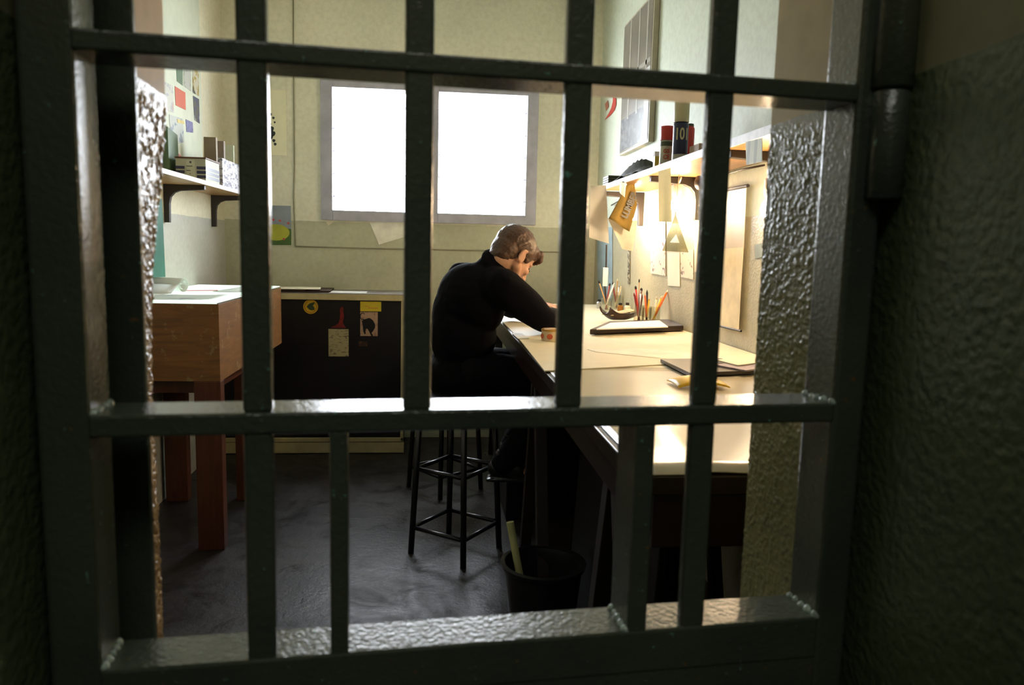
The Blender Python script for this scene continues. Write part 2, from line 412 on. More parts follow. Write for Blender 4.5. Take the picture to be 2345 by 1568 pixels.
# ------------------------------------------------------------------ gate
GA = math.radians(4.77); ta = math.tan(GA)
Gd = V((math.cos(GA), math.sin(GA), 0)); Gn = V((-math.sin(GA), math.cos(GA), 0)); G0 = V((0, .60, 1.28))
def gu(px):
    r_ = ray(px, 575); p = r_ * (G0 - EYE).dot(Gn) * (1 / r_.dot(Gn)); return p.dot(Gd)
GM = Matrix((Gd, Gn, V((0, 0, 1)))).transposed().to_4x4(); GM.translation = G0
gate = thing('cell_gate', 'heavy dark green barred steel gate filling the doorway in the foreground', 'gate', (0, .62, .03))
def gbox(name, u0, u1, v0, v1, w0, w1, bev=.0022, label=None, seg=True):
    b = MB(); nz = max(1, int((w1 - w0) / .03)) if (w1 - w0) > (u1 - u0) else 1; nu = max(1, int((u1 - u0) / .03)) if nz == 1 else 1
    b.box((u0, v0, w0), (u1, v1, w1), GM)
    return b.build(name, M_gate, gate, bevel=bev, label=label)
D = .05
uL0, uL1 = -.2905, -.2541; uR0, uR1 = .3625, .3935
TOP, BOT = 2.17 - 1.28, .05 - 1.28
gbox('stile', uL0, uL1, 0, D, BOT, TOP, .004, 'wide left stile, glossy inner edge')
gbox('stile', uR0, uR1, 0, D, BOT, TOP, .004, 'narrow right stile beside the hinge')
for (t0, t1, nm) in ((.132, .1468, 'rail'), (-.1485, -.1313, 'rail'), (-.375, -.335, 'rail'), (BOT, BOT + .05, 'rail'), (TOP - .05, TOP, 'rail')):
    gbox(nm, uL1 - .001, uR0 + .001, 0, D, t0, t1)
gbox('lower_panel', uL1 - .001, uR0 + .001, .001, .008, BOT + .04, -.365, .001)
bw = .0112
for (u, lo) in ((-.1342, 1), (-.0108, 0), (.1163, 0), (.2391, 1)):
    k = bw
    gbox('bar', u - k, u + k, .002, .0145, -.132, TOP - .03, .003)
    if lo: gbox('bar', u - k, u + k, .002, .0145, -.337, -.147, .003)
gbox('slot_post', -.080, -.0655, .001, D - .001, -.337, -.147, .002, 'thin left post of the food slot')
gbox('slot_post', .1765, .1945, .001, D - .001, -.337, -.147, .002, 'thick right post of the food slot')
# weld beads
def bead(u, v, w, r=.0035, ln=.02, along='v'):
    b = MB(); n = 5
    for i in range(n):
        t = (i / (n - 1) - .5) * ln
        p = V((u, v + t, w)) if along == 'v' else V((u + t, v, w))
        b.ell(GM @ (p + V((random.uniform(-1, 1), random.uniform(-1, 1), random.uniform(-1, 1))) * .0008), r * random.uniform(.8, 1.25), n=10)
    b.build('weld_bead', M_weld, gate, smooth=True)
M_weld = mat('chipped_weld_with_highlight', (.34, .42, .37), .15, var=.5, scale=120, bump=.6, bscale=300)  # chipped paint, with bright weld highlights put into the lighter base colour
for (u, w, l_) in ((uL1, -.1313, .036), (uR0, -.1313, .04), (uL1, -.335, .036), (uR0, -.335, .04), (.1765, -.335, .038), (uR0, .1468, .03), (uL1, .1468, .02)):
    bead(u, .025, w, .0042, l_)
# hinge on the right
hc = V((.3905, .630, 0))
for (z0, z1, r) in ((1.4225, 1.62, .0185), (1.33, 1.4215, .0165), (.50, .62, .0165), (.62, .72, .0185)):
    h = MB(); h.lathe([(r * .9, z0), (r, z0 + .002), (r, z1 - .002), (r * .9, z1)], hc, 28)
    smooth_angle(h.build('hinge_barrel', M_gate, gate), 50)
h = MB().box((.372, .637, 1.335), (.395, .655, 1.615)); h.build('hinge_leaf', M_gate, gate, bevel=.002)

# ------------------------------------------------------------------ lamps and daylight
w = bpy.data.worlds.new('overcast_sky'); SC.world = w; w.use_nodes = True
bg = w.node_tree.nodes['Background']; bg.inputs[0].default_value = (.86, .92, 1.0, 1); bg.inputs[1].default_value = 16.5
for a, c in ((wx0 + fw, mx0), (mx1, wx1 - fw)):
    L = bpy.data.lights.new('window_portal', 'AREA'); L.shape = 'RECTANGLE'; L.size = c - a; L.size_y = wz1 - wz0 - .1
    L.cycles.is_portal = True
    o = bpy.data.objects.new('window_portal', L); COL.objects.link(o); o.location = ((a + c) / 2, YB + .05, (wz0 + wz1) / 2)
    o.rotation_euler = (-PI / 2, 0, 0)      # shines into the room (towards -y)
L = bpy.data.lights.new('corridor_fill', 'AREA'); L.shape = 'RECTANGLE'; L.size = 1.8; L.size_y = .7; L.energy = 6.2; L.color = (1, 1, .88)  # added unseen area light, brightens the corridor side of the gate
o = bpy.data.objects.new('corridor_fill', L); COL.objects.link(o); o.location = (.1, -.8, 2.9); o.rotation_euler = (0, 0, 0)

M_bulb = emis('lit_bulb', (1, .73, .45, 1), 165)
M_brass = mat('brass_socket', (.75, .5, .2), .35, .8)
M_porc = mat('porcelain_socket', (.8, .74, .6), .3)
def bulb_lamp(c, top, label, r=.027, m_=None):
    c = V(c); t = thing('bulb_lamp', label, 'lamp', c, 'bare bulbs under the right shelf')
    s_ = MB().lathe([(.016, .035), (.019, .040), (.019, .085), (.013, .092)], c, 20)
    smooth_angle(s_.build('socket', M_porc, t))
    pr = [(.0125, .036), (.014, .028), (r * .8, .014), (r, 0), (r * .9, -.013), (r * .6, -.022), (r * .2, -.0265)]
    MB().lathe(pr, c, 20).build('bulb', m_ or M_bulb, t, smooth=True)
    n = 6; pts = [c + V((0, 0, .09)) + (V(top) - c - V((0, 0, .09))) * (i / n) + V((0, 0, -.01 * math.sin(PI * i / n))) for i in range(n + 1)]
    MB().tube(pts, .004, 8).build('cord', M_cream, t, smooth=True)
    return t
bulb_lamp(atX(1549, 470, .99), atX(1560, 405, .99) , 'bare glowing bulb under right shelf above the set square')
bulb_lamp(atX(1440, 505, .985), atX(1437, 432, .985), 'bare glowing bulb hidden behind the hanging mustard apron')
bulb_lamp(atX(1762, 478, 1.0), atX(1762, 395, 1.0), 'bare glowing bulb under shelf nearest the doorway edge')

# ------------------------------------------------------------------ back cabinet
cy0 = 4.60; ct = atY(800, 672, 4.60).z
cxr = atY(925, 850, cy0).x
cab = thing('storage_cabinet', 'long cabinet with black front and beige trim under the window', 'cabinet', ((XL + cxr) / 2, (cy0 + YB) / 2, 0))
MB().box((XL + .004, cy0 + .012, .06), (cxr - .004, YB - .004, ct - .04)).build('body', M_black, cab)
MB().box((XL + .004, cy0 - .012, ct - .003), (cxr, YB - .002, ct)).build('laminate_top', M_greytop, cab)
MB().box((XL + .004, cy0 - .012, ct - .040), (cxr, YB - .002, ct - .003)).build('worktop', M_beige, cab, bevel=.002)
zb = atY(800, 1002, cy0).z
MB().box((XL + .01, cy0 + .003, zb + .003), (cxr - .024, cy0 + .012, ct - .041)).build('front_panel', M_black, cab, bevel=.002)
MB().box((XL + .01, cy0 - .002, zb - .026), (cxr - .002, cy0 + .014, zb)).build('bottom_rail', M_beige, cab, bevel=.002)
MB().box((cxr - .02, cy0 - .002, zb - .02), (cxr - .002, cy0 + .014, ct - .04)).build('side_trim', M_beige, cab, bevel=.002)
MB().box((XL + .01, cy0 + .001, .004), (cxr + .002, cy0 + .02, zb - .030)).build('plinth', M_beige, cab, bevel=.002)
yk = cy0 + .0005
def quadY(px0, py0, px1, py1, Y, skew=0):
    a = atY(px0, py0, Y); c = atY(px1, py1, Y)
    return [V((a.x, Y, c.z)), V((c.x, Y, c.z + skew)), V((c.x, Y, a.z + skew)), V((a.x, Y, a.z))]
# stickers on the cabinet front
c = atY(711.5, 702, yk); rr = atY(728.5, 702, yk).x - c.x
st = thing('round_sticker', 'round yellow sticker with dark green leaf shape on black cabinet', 'sticker', c)
disc = lambda c_, r_, y_, n=40: [V((c_.x + r_ * math.cos(2 * PI * k / n), y_, c_.z + r_ * math.sin(2 * PI * k / n))) for k in range(n)]
MB().slab(disc(c, rr, yk), (0, -.001, 0)).build('sticker_face', mat('sticker_yellow', (.55, .35, .02), .4), st)
ringm = mat('sticker_ring_brown', (.25, .09, .01), .4)
b = MB(); n = 40
for k in range(n):
    a0, a1 = 2 * PI * k / n, 2 * PI * (k + 1) / n
    if 1.0 < a0 < 1.9: continue
    q = [V((c.x + r_ * math.cos(a_), yk - .001, c.z + r_ * math.sin(a_))) for (r_, a_) in ((rr * .76, a0), (rr * .84, a0), (rr * .84, a1), (rr * .76, a1))]
    b.slab(q, (0, -.0004, 0))
b.build('printed_ring', ringm, st)
sh = [(-.55, -.02), (-.3, .3), (.0, .5), (.45, .62), (.55, .45), (.3, .15), (.5, -.1), (.55, -.45), (.1, -.5), (-.2, -.4)]
MB().slab([V((c.x + x * rr, yk - .001, c.z + z * rr)) for x, z in sh], (0, -.0005, 0)).build('printed_shape', mat('sticker_green', (.03, .06, .025), .5), st)
t = thing('yellow_label', 'yellow rectangular label with faint red writing on black cabinet', 'label', atY(850, 712, yk))
MB().slab(quadY(825, 690, 873, 713, yk), (0, -.001, 0)).build('label_card', mat('label_yellow', (.62, .50, .03), .5), t)
for (a, c_, e, g_) in ((836, 700.5, 846, 701.6), (843, 704.6, 866, 706)): MB().slab(quadY(a, c_, e, g_, yk - .001), (0, -.0004, 0)).build('writing_line', M_orange, t)
t = thing('silhouette_card', 'pinkish card with dark hunched figure shape beneath the yellow label', 'card', atY(844, 769, yk))
MB().slab(quadY(825, 714, 865, 769.5, yk), (0, -.001, 0)).build('card_sheet', printm('pinkish_card', (.42, .28, .20), (.30, .17, .12), 40), t)
def px2(Y, pts, off=0): return [atY(a, c_, Y) + V((0, -off, 0)) for a, c_ in pts]
fig = [(829, 735), (833, 731), (838, 730), (844, 728), (848, 728.5), (854, 733), (859, 742), (859, 750), (855, 757), (851, 762), (855, 769), (850, 769), (846, 760), (842, 753), (838, 752), (837, 760), (838, 764), (835, 765), (832, 759), (831, 748)]
MB().slab(px2(yk, fig, .001)[::-1], (0, -.0005, 0)).build('printed_figure', M_black, t)
curl = [atY(830 + 5 * math.cos(a / 10 * 5.2 + .3), 721 - 6 * math.sin(a / 10 * 5.2 + .3) + a * .5, yk) + V((0, -.0015, 0)) for a in range(11)]
MB().tube(curl, .0022, 6).build('printed_curl', M_black, t)
paper('sketch_sheet', quadY(752, 753, 798.5, 816, yk), (0, -.001, 0), printm('pencil_sketch', (.40, .37, .20), (.16, .13, .09), 34, .56, (1, 1, 3.0)), 'olive paper sketch taped low on black cabinet front', 'paper')
redp = [(757, 750.5), (762, 747), (770, 744), (776, 738), (778, 728), (779, 718), (778, 710), (780, 704), (785, 702), (787, 708), (786, 714), (788, 722), (787, 731), (785, 738), (788, 744), (792, 750.5)]
paper('red_figure_sticker', px2(yk, redp)[::-1], (0, -.001, 0), mat('faded_red_print', (.16, .008, .006), .6, var=.4, scale=30), 'faded red figure sticker above the olive sketch on cabinet', 'sticker')
paper('small_brown_sticker', quadY(821, 781, 841, 793, yk), (0, -.001, 0), printm('worn_brown', (.035, .014, .010), (.10, .05, .02), 60), 'tiny worn brown sticker at bottom right of cabinet front', 'sticker')
# papers on cabinet top
zt = ct
def flat_stack(name, pts, z, th, m_, label, cat='paper'):
    P = [atZ(a, c_, z) for a, c_ in pts]; b = MB()
    b.slab([V((p.x, p.y, z)) for p in P], (0, 0, th)); return tag(b.build(name, m_, None), label, cat)
def rectZ(x0, y0, x1, y1, z, th, rot=0):
    c_ = V(((x0 + x1) / 2, (y0 + y1) / 2, z)); M = Matrix.Translation(c_) @ Matrix.Rotation(rot, 4, 'Z')
    return MB().box((-(x1 - x0) / 2, -(y1 - y0) / 2, 0), ((x1 - x0) / 2, (y1 - y0) / 2, th), M)
tag(rectZ(-1.15, 4.62, -.62, 4.95, zt + .0005, .012, .06).build('dark_portfolio', mat('dark_brown_board', (.03, .015, .01), .6), None), 'dark brown board lying on cabinet top under loose papers', 'board')
tag(rectZ(-1.12, 4.64, -.76, 4.93, zt + .013, .006, -.05).build('paper_pile', mat('buff_paper', (.62, .55, .36), .7), None), 'buff papers piled on the dark board on cabinet top', 'paper')
tag(rectZ(-.98, 4.60, -.68, 4.82, zt + .0195, .004, .12).build('paper_sheet', M_cream, None), 'cream sheet topmost on the pile on cabinet', 'paper')
tag(rectZ(-.62, 4.63, -.40, 4.80, zt + .0005, .003, .03).build('paper_sheet', M_white, None), 'single white sheet lying alone on cabinet top', 'paper')

# ------------------------------------------------------------------ wall items at the back
def onY(px0, py0, px1, py1, off=.002, th=.0012): return quadY(px0, py0, px1, py1, YB - off)
cable = thing('wall_cable', 'thin cable running down beside window and along the back wall', 'cable', atY(676, 560, YB - .006))
MB().tube([atY(671, -40, YB - .006), atY(672.5, 180, YB - .006), atY(674, 380, YB - .006), atY(672, 450, YB - .006), atY(676, 563, YB - .006)], .004, 8).build('vertical_run', mat('painted_cable', (.30, .28, .19), .5), cable, smooth=True)
MB().tube([atY(676, 564, YB - .006), atY(830, 568, YB - .006), atY(1280, 577, YB - .006), atY(1345, 579, YB - .006)], .0045, 8).build('horizontal_run', _mats['painted_cable'], cable, smooth=True)
t = thing('plant_drawing', 'tall cream sheet with dark ink plant drawing on back wall', 'drawing', atY(630, 355, YB))
MB().slab(onY(560, 203, 657, 356), (0, -.0012, 0)).build('sheet', mat('aged_cream_paper', (.86, .84, .62), .7, var=.04), t)
b = MB()
for (a, c_, r_) in ((619, 262, .010), (626, 270, .008), (629, 280, .006), (616, 285, .014), (621, 295, .017), (624, 306, .018), (619, 314, .016), (627, 322, .010), (630, 330, .009), (614, 303, .02), (612, 325, .012), (608, 290, .02), (604, 310, .018)):
    q = atY(a, c_, YB - .0035); b.slab([V((q.x + r_ * math.cos(k * .7) * (1 + .3 * math.sin(k * 2.3)), q.y, q.z + r_ * math.sin(k * .7))) for k in range(9)], (0, -.0008, 0))
b.build('ink_plant', mat('green_black_ink', (.025, .04, .035), .6), t)
t = thing('childrens_picture', 'painted picture of yellow green hill under grey blue sky', 'picture', atY(640, 561, YB))
MB().slab(onY(585, 469, 667, 561), (0, -.0012, 0)).build('sky_area', mat('picture_sky', (.24, .28, .33), .6, var=.12), t)
hill = [(585, 558)] + [(585 + k * 8.2, 530 - 10 * math.sin(PI * k / 10)) for k in range(11)] + [(667, 561)]
MB().slab(px2(YB - .0033, [(585, 561), (585, 528), (610, 520), (667, 524), (667, 561)])[::-1], (0, -.0006, 0)).build('grass_area', mat('picture_green', (.06, .13, .025), .6, var=.2), t)
e = atY(632, 532, YB - .004); MB().slab([V((e.x + .085 * math.cos(a_ * .2618), e.y, e.z + .052 * math.sin(a_ * .2618))) for a_ in range(24)], (0, -.0006, 0)).build('hill_shape', mat('picture_lime', (.40, .42, .04), .6, var=.15), t)
for (a, c_) in ((641, 505), (660, 511), (650, 547), (626, 503)):
    e = atY(a, c_, YB - .005); MB().slab([V((e.x + .010 * math.cos(a_), e.y, e.z + .008 * math.sin(a_))) for a_ in (0, 1.3, 2.5, 3.9, 5.1)], (0, -.0006, 0)).build('flower_mark', mat('picture_red', (.45, .08, .06), .6), t)
paper('torn_paper', px2(YB - .002, [(740, 499), (773, 503), (752, 516)])[::-1], (0, -.001, 0), M_cream, 'small torn cream paper corner under left end of window', 'paper')
paper('hanging_sheet', [p + V((0, -.003, 0)) for p in px2(YB, [(843, 501), (930, 503), (935, 540), (868, 560)])[::-1]], (0, -.001, 0), mat('pale_grey_paper', (.85, .85, .74), .7), 'angled pale sheet taped under left pane of window', 'paper')

# ------------------------------------------------------------------ left wall: board, shelf
XW = XL + .002
def pX(pts, X): return [atX(a, c_, X) for a, c_ in pts]
brd = [V((XL + .001, 3.55, 1.66)), V((XL + .001, 4.54, 1.66)), V((XL + .001, 4.54, 2.75)), V((XL + .001, 3.55, 2.75))]
paper('pin_board', brd, (.008, 0, 0), mat('pale_green_board', (.60, .65, .52), .6, var=.05), 'large pale green pin board on left wall above shelf', 'board')
XB = XL + .0095
def card(name, pts, m_, label, cat='card', off=0):
    return paper(name, pX(pts, XB + off), (.0012, 0, 0), m_, label, cat)
card('orange_card', [(400, 197), (424, 212), (425, 252), (402, 241)], M_orange, 'square orange card pinned on pale green board')
card('green_card', [(402, 120), (418, 131), (418, 196), (405, 186)], M_dullgreen, 'dull green card pinned high on the pale green board')
card('grey_poster', [(420, 130), (437, 142), (437, 209), (421, 197)], printm('grey_sketch', (.42, .43, .38), (.30, .31, .27), 24), 'grey poster between green card and yellow patterned card')
card('patterned_card', [(441, 150), (455, 158), (455, 220), (441, 212)], printm('yellow_pattern', (.50, .48, .36), (.34, .25, .03), 26, .5, ink2=(.05, .06, .05)), 'yellow and white patterned card near board corner top')
card('dark_photo_card', [(442, 219), (455.5, 227), (457, 283), (445, 275)], printm('dark_photo', (.09, .085, .07), (.05, .06, .12), 30, .5, ink2=(.28, .30, .30)), 'tall dark photograph at right edge of pale green board', 'photograph')
card('blue_card', [(425, 273), (441, 280), (442, 304), (427, 302)], printm('blue_print', (.17, .17, .36), (.08, .08, .22), 60), 'small blue violet card pinned below the orange card')
card('line_drawing', [(387, 262), (419, 272), (421, 325), (403, 331), (391, 318)], printm('pale_blue_sketch', (.48, .52, .48), (.24, .29, .36), 22, .55, (1, 1, 1)), 'pale blue line drawing low on pale green board', 'drawing')
card('yellow_note', [(405, 272), (421, 277), (422, 284), (407, 281)], mat('note_yellow', (.60, .50, .16), .6), 'small yellow note on top of the pale blue drawing', 'note', .0015)
card('white_notice', [(373, 185), (395, 196), (398, 258), (376, 250)], printm('notice_print', (.56, .57, .50), (.38, .40, .44), 28, .54, (1, 1, 1), ink2=(.5, .36, .33)), 'white notice at the left edge of the pale green board', 'paper')
# shelf
SX = -1.10; sh0, sh1 = 1.5535, 1.5735
t = thing('wall_shelf', 'white wall shelf on left wall carried by dark iron brackets', 'shelf', (XL, 4.2, sh0))
MB().box((XL + .002, 2.95, sh0), (SX - .004, 4.96, sh1 - .001)).build('board', M_undershelf, t)
MB().box((SX - .004, 2.95, sh0), (SX, 4.96, sh1)).build('front_edging', M_whiteshelf, t)
def bracket(Y, sx, Xw, Xf, ztop, drop, parent, th=.028):
    s_ = 1 if Xf > Xw else -1; b = MB()
    L_ = abs(Xf - Xw) - .02
    prof = [(0, 0), (L_, 0), (L_, -.022), (.075, -.03), (.05, -.04), (.032, -.06), (.026, -.09), (.024, -drop), (0, -drop)]
    b.slab([V((Xw + s_ * (.001 + x), Y - th / 2, ztop + z)) for x, z in prof], (0, th, 0))
    return b.build('bracket', M_iron, parent, bevel=.002)
bracket(3.915, 1, XL, SX, sh0, .185, t); bracket(4.72, 1, XL, SX, sh0, .185, t)
# things on left shelf (standing on sh1)
zs = sh1
def shelfbox(name, px0, px1, pyTop, Y, depth, m_, label, cat='box', thick=None, lean=0):
    a = atY(px0, pyTop, Y); c_ = atY(px1, pyTop, Y); ztop = (a.z + c_.z) / 2
    x0 = max(a.x, XL + .015); b = MB().box((x0, Y, zs + .0005), (c_.x, Y + depth, ztop)); return tag(b.build(name, m_, None, bevel=.001), label, cat)
bx = thing('stationery_box', 'low white box with dark blue stripes on left shelf', 'box', V((-1.25, 3.9, zs)))
a = atY(401, 366, 3.88); c_ = atY(487, 366, 3.88)
x0, x1 = atY(402, 380, 3.88).x, SX - .004
MB().box((x0, 3.88, zs + .0005), (x1, 4.12, zs + .105)).build('carton', mat('greyish_white_card', (.44, .46, .36), .6), bx, bevel=.002)
for k in range(3):
    z = zs + .012 + k * .021
    MB().box((x0 - .0005, 3.8788, z), (x0 + .042, 3.88, z + .014)).build('blue_stripe', M_navy, bx)
    MB().slab([V((x1 - .042, 3.8788, z)), V((x1 + .0008, 3.8788, z)), V((x1 + .0008, 4.12, z)), V((x1 + .0001, 4.12, z)), V((x1 + .0001, 3.8799, z)), V((x1 - .042, 3.8799, z))], (0, 0, .014)).build('blue_stripe', M_navy, bx)
MB().box((x0 + .05, 3.878, zs + .004), (x1 - .05, 3.8795, zs + .098)).build('label_panel', mat('pale_label', (.52, .56, .44), .6), bx)
b = MB()
for (q0, q1, z) in ((.075, .075, .082), (.08, .09, .066), (.07, .09, .045), (.07, .075, .03)): b.box((x0 + q0, 3.8772, zs + z), (x1 - q1, 3.878, zs + z + (.010 if z > .08 else .004)))
b.build('printed_lines', mat('print_grey', (.08, .08, .09), .6), bx)
MB().box((x0 - .003, 3.876, zs + .1055), (x1 + .003, 4.124, zs + .112)).build('lid', mat('brown_lid', (.12, .05, .03), .6), bx, bevel=.001)
o = MB().box((SX - .034, 4.18, zs + .0005), (SX - .004, 4.62, zs + .145)).build('letter_holder', printm('white_line_pattern', (.62, .62, .68), (.20, .20, .26), 22, .52, (1, 1, 3)), None, bevel=.002)
tag(o, 'white holder with grey line drawing beside striped box', 'box')
tag(MB().box((SX - .10, 4.69, zs + .0005), (SX - .02, 4.86, zs + .13)).build('paper_holder', printm('white_pattern2', (.60, .60, .64), (.16, .16, .2), 18, .55), None, bevel=.002), 'white patterned holder at far end of left shelf', 'box')
tag(MB().box((atY(466, 313, 4.13).x, 4.13, zs + .0005), (atY(494, 313, 4.13).x, 4.160, atY(466, 313, 4.13).z)).build('brown_panel', M_brown, None, bevel=.001), 'taller brown card panel standing behind holders on shelf', 'panel')
tag(MB().box((atY(489, 322, 4.30).x, 4.30, zs + .0005), (atY(512, 322, 4.30).x, 4.330, atY(489, 322, 4.30).z)).build('brown_panel', mat('brown_card2', (.24, .19, .15), .7), None, bevel=.001), 'second brown card panel farther along the left shelf', 'panel')
tag(MB().box((atY(512, 332, 4.64).x, 4.64, zs + .0005), (atY(534, 332, 4.64).x, 4.665, atY(512, 332, 4.64).z)).build('pale_panel', mat('pale_panel', (.55, .58, .45), .6), None, bevel=.001), 'pale cream card panel behind the far white holder', 'panel')
o = MB().slab([V((XL + .012, atX(a_, 380, XL).y, z_)) for a_, z_ in ((393, zs + .001), (413, zs + .001), (411, zs + .13), (393, zs + .155))], (.012, 0, 0)).build('red_folder', M_red, None, bevel=.001); tag(o, 'red folder leaning flat against left wall behind striped box', 'folder')
tag(MB().slab([V((XL + .012, atX(a_, 380, XL).y, z_)) for a_, z_ in ((366, zs + .001), (391, zs + .001), (389, zs + .23), (366, zs + .25))], (.03, 0, 0)).build('green_file', M_dullgreen, None, bevel=.001), 'dull green file standing at the near end of left shelf', 'file')
# green banner on left wall
Xg = XL + .02
g = MB().slab(pX([(362, 455), (369, 455), (377, 634), (340, 634)], Xg), (.004, 0, 0)).build('green_banner', M_green, None); tag(g, 'dark green banner hanging on left wall behind light table', 'banner')

# ------------------------------------------------------------------ light table
bx0, bx1, by0, by1 = XL + .01, -.852, 3.12, 4.385; bz0, bz1 = .715, 1.035
t = thing('light_table', 'scuffed plywood light table box with frosted top on timber legs', 'light table', ((bx0 + bx1) / 2, (by0 + by1) / 2, 0))
b = MB(); th = .018
b.box((bx0, by0, bz0), (bx1, by0 + th, bz1 - .004)); b.box((bx0, by1 - th, bz0), (bx1, by1, bz1 - .004))
b.box((bx0, by0 + th, bz0), (bx0 + th, by1 - th, bz1 - .004)); b.box((bx1 - th, by0 + th, bz0), (bx1, by1 - th, bz1 - .004)); b.box((bx0 + th, by0 + th, bz0), (bx1 - th, by1 - th, bz0 + th))
b.build('box_case', M_boxwood, t, bevel=.002)
M_opal = mat('opal_glass', (.74, .86, .76), .12, var=.02, bump=0, Emission_Color=(.72, .92, .80, 1), Emission_Strength=.55)
MB().box((bx0, by0 + .001, bz1 - .004), (bx1 - .006, by1 - .001, bz1 + .004)).build('opal_top', M_opal, t, bevel=.001)
MB().box((bx1 - .006, by0 + .001, bz1 - .004), (bx1 + .001, by1 - .001, bz1 + .001)).build('edge_trim', M_metal, t)
b = MB(); b.box((bx0, by0 + .04, bz0 - .055), (bx1 - .045, by0 + .065, bz0)); b.box((bx0, 3.82, bz0 - .055), (bx1 - .045, 3.845, bz0)); b.box((bx1 - .07, by0 + .065, bz0 - .055), (bx1 - .045, 3.82, bz0)); b.build('apron', M_redwood, t, bevel=.002)
for (x, y) in ((-.957, by0 + .0), (-.957, 3.74), (bx0 + .01, by0 + .0), (bx0 + .01, 3.74)):
    MB().box((x, y, 0), (x + .105, y + .06, bz0 - (.0))).build('leg', M_redwood, t, bevel=.003)
# on light table
zl = bz1 + .0045
def roll(u, v):
    return V((-1.36 + .30 * u, 3.62 + .42 * v - .04 * u, zl))
rl = thing('tracing_paper_roll', 'loosely rolled tracing paper at back of light table', 'paper roll', (-1.15, 3.9, zl))
M_tr = mat('tracing_paper', (.75, .80, .76), .5, var=.04)
b = MB()
pts = []
for k in range(34):
    a_ = k / 33 * 4 * PI; r_ = .012 + .026 * k / 33; pts.append((r_ * math.cos(a_), r_ * math.sin(a_) + .040))
pts = pts + [(pts[-1][0] + .05 * j, .002 + .0 * j) for j in range(1, 5)]
A0, A1 = V((-1.30, 3.66, zl + .002)), V((-1.135, 3.60, zl + .002)); ax = (A1 - A0).normalized(); sd = V((0, 0, 1)).cross(ax) * -1
b.grid(lambda u, v: A0.lerp(A1, u) + sd * pts[min(int(v * 37 + .5), 37)][0] + V((0, 0, pts[min(int(v * 37 + .5), 37)][1])), 1, 37)
o = b.build('curled_sheet', M_tr, rl, smooth=True); sm = o.modifiers.new('th', 'SOLIDIFY'); sm.thickness = .0008
def curved_sheet(name, x0, y0, x1, y1, z, m_, label, amp=.006, rot=0, cat='paper'):
    b = MB(); c_ = V(((x0 + x1) / 2, (y0 + y1) / 2, z)); M = Matrix.Translation(c_) @ Matrix.Rotation(rot, 4, 'Z'); hw, hh = (x1 - x0) / 2, (y1 - y0) / 2
    b.grid(lambda u, v: M @ V(((2 * u - 1) * hw, (2 * v - 1) * hh, amp * (abs(2 * u - 1) ** 3 + .5 * abs(2 * v - 1) ** 3))), 12, 12, (0, 0, .0008))
    return tag(b.build(name, m_, None, smooth=True), label, cat)
curved_sheet('large_drawing', -1.26, 3.16, -.90, 3.48, zl, printm('drawing_blue', (.60, .68, .62), (.16, .17, .24), 5, .57, (1, 3, 1)), 'large drawing sheet with dark strokes on light table', .005, .05)
curved_sheet('white_sheet', -1.02, 3.70, -.87, 4.25, zl + .0005, printm('drawing_dark', (.66, .74, .68), (.10, .09, .16), 7, .60), 'pale sheet with dark scribble behind the large drawing', .003, -.08)
o = rectZ(-1.20, 3.80, -1.04, 3.806, zl + .001, .003, .5).build('red_pencil', M_red, None, bevel=.001); tag(o, 'thin red pencil lying across sheets on light table', 'pencil')

# ------------------------------------------------------------------ right desk
TZ = .948; TX0, TX1 = .313, XR - .003; TY0, TY1 = 1.07, 4.6
desk = thing('drafting_desk', 'long dark wooden desk with cream cover along right wall', 'desk', ((TX0 + TX1) / 2, 2.8, 0))
MB().box((TX0, TY0, TZ - .035), (TX1, TY1, TZ - .003)).build('desktop', M_deskwood, desk, bevel=.003)
b = MB()
def cov(u, v):
    x = TX0 + .012 + (TX1 - TX0 - .014) * u; y = TY0 + .002 + (2.10 - TY0) * v
    return V((x, y, TZ - .0028 + .0045 * (1 - v) ** 3 * (0.5 + .5 * math.sin(u * 17)) * (1 if u > .1 else 0) + .0006 * math.sin(u * 9 + v * 7)))
b.grid(cov, 30, 16, (0, 0, .0022)); b.build('vinyl_cover', M_vinyl, desk, smooth=True)
MB().box((TX0 + .012, 2.10, TZ - .003), (TX1, TY1, TZ - .0005)).build('desk_cover', M_cream, desk)
MB().box((TX0 + .03, TY0 + .02, TZ - .125), (TX1 - .01, TY0 + .04, TZ - .035)).build('front_apron', M_deskwood, desk, bevel=.002)
MB().box((TX0 + .02, TY0 + .04, TZ - .11), (TX0 + .04, TY1 - .03, TZ - .035)).build('side_apron', M_deskwood, desk, bevel=.002)
# trestles (splayed leg pairs)
M_trestle = wood('dark_trestle_wood', (.012, .006, .005, 1), 6, .6)
for Y in (1.45, 2.62, 4.3):
    for s_ in (-1, 1):
        for X in (TX0 + .07, TX1 - .10):
            p = V((X, Y, TZ - .04)); q = V((X, Y + s_ * .28, .0))
            d = (q - p); b = MB(); b.slab([p + V((-.02, -.022, 0)), p + V((.02, -.022, 0)), p + V((.02, .022, 0)), p + V((-.02, .022, 0))], d)
            b.build('trestle_leg', M_trestle, desk, bevel=.002)
    MB().box((TX0 + .05, Y - .03, TZ - .09), (TX1 - .08, Y + .03, TZ - .036)).build('trestle_beam', M_trestle, desk)
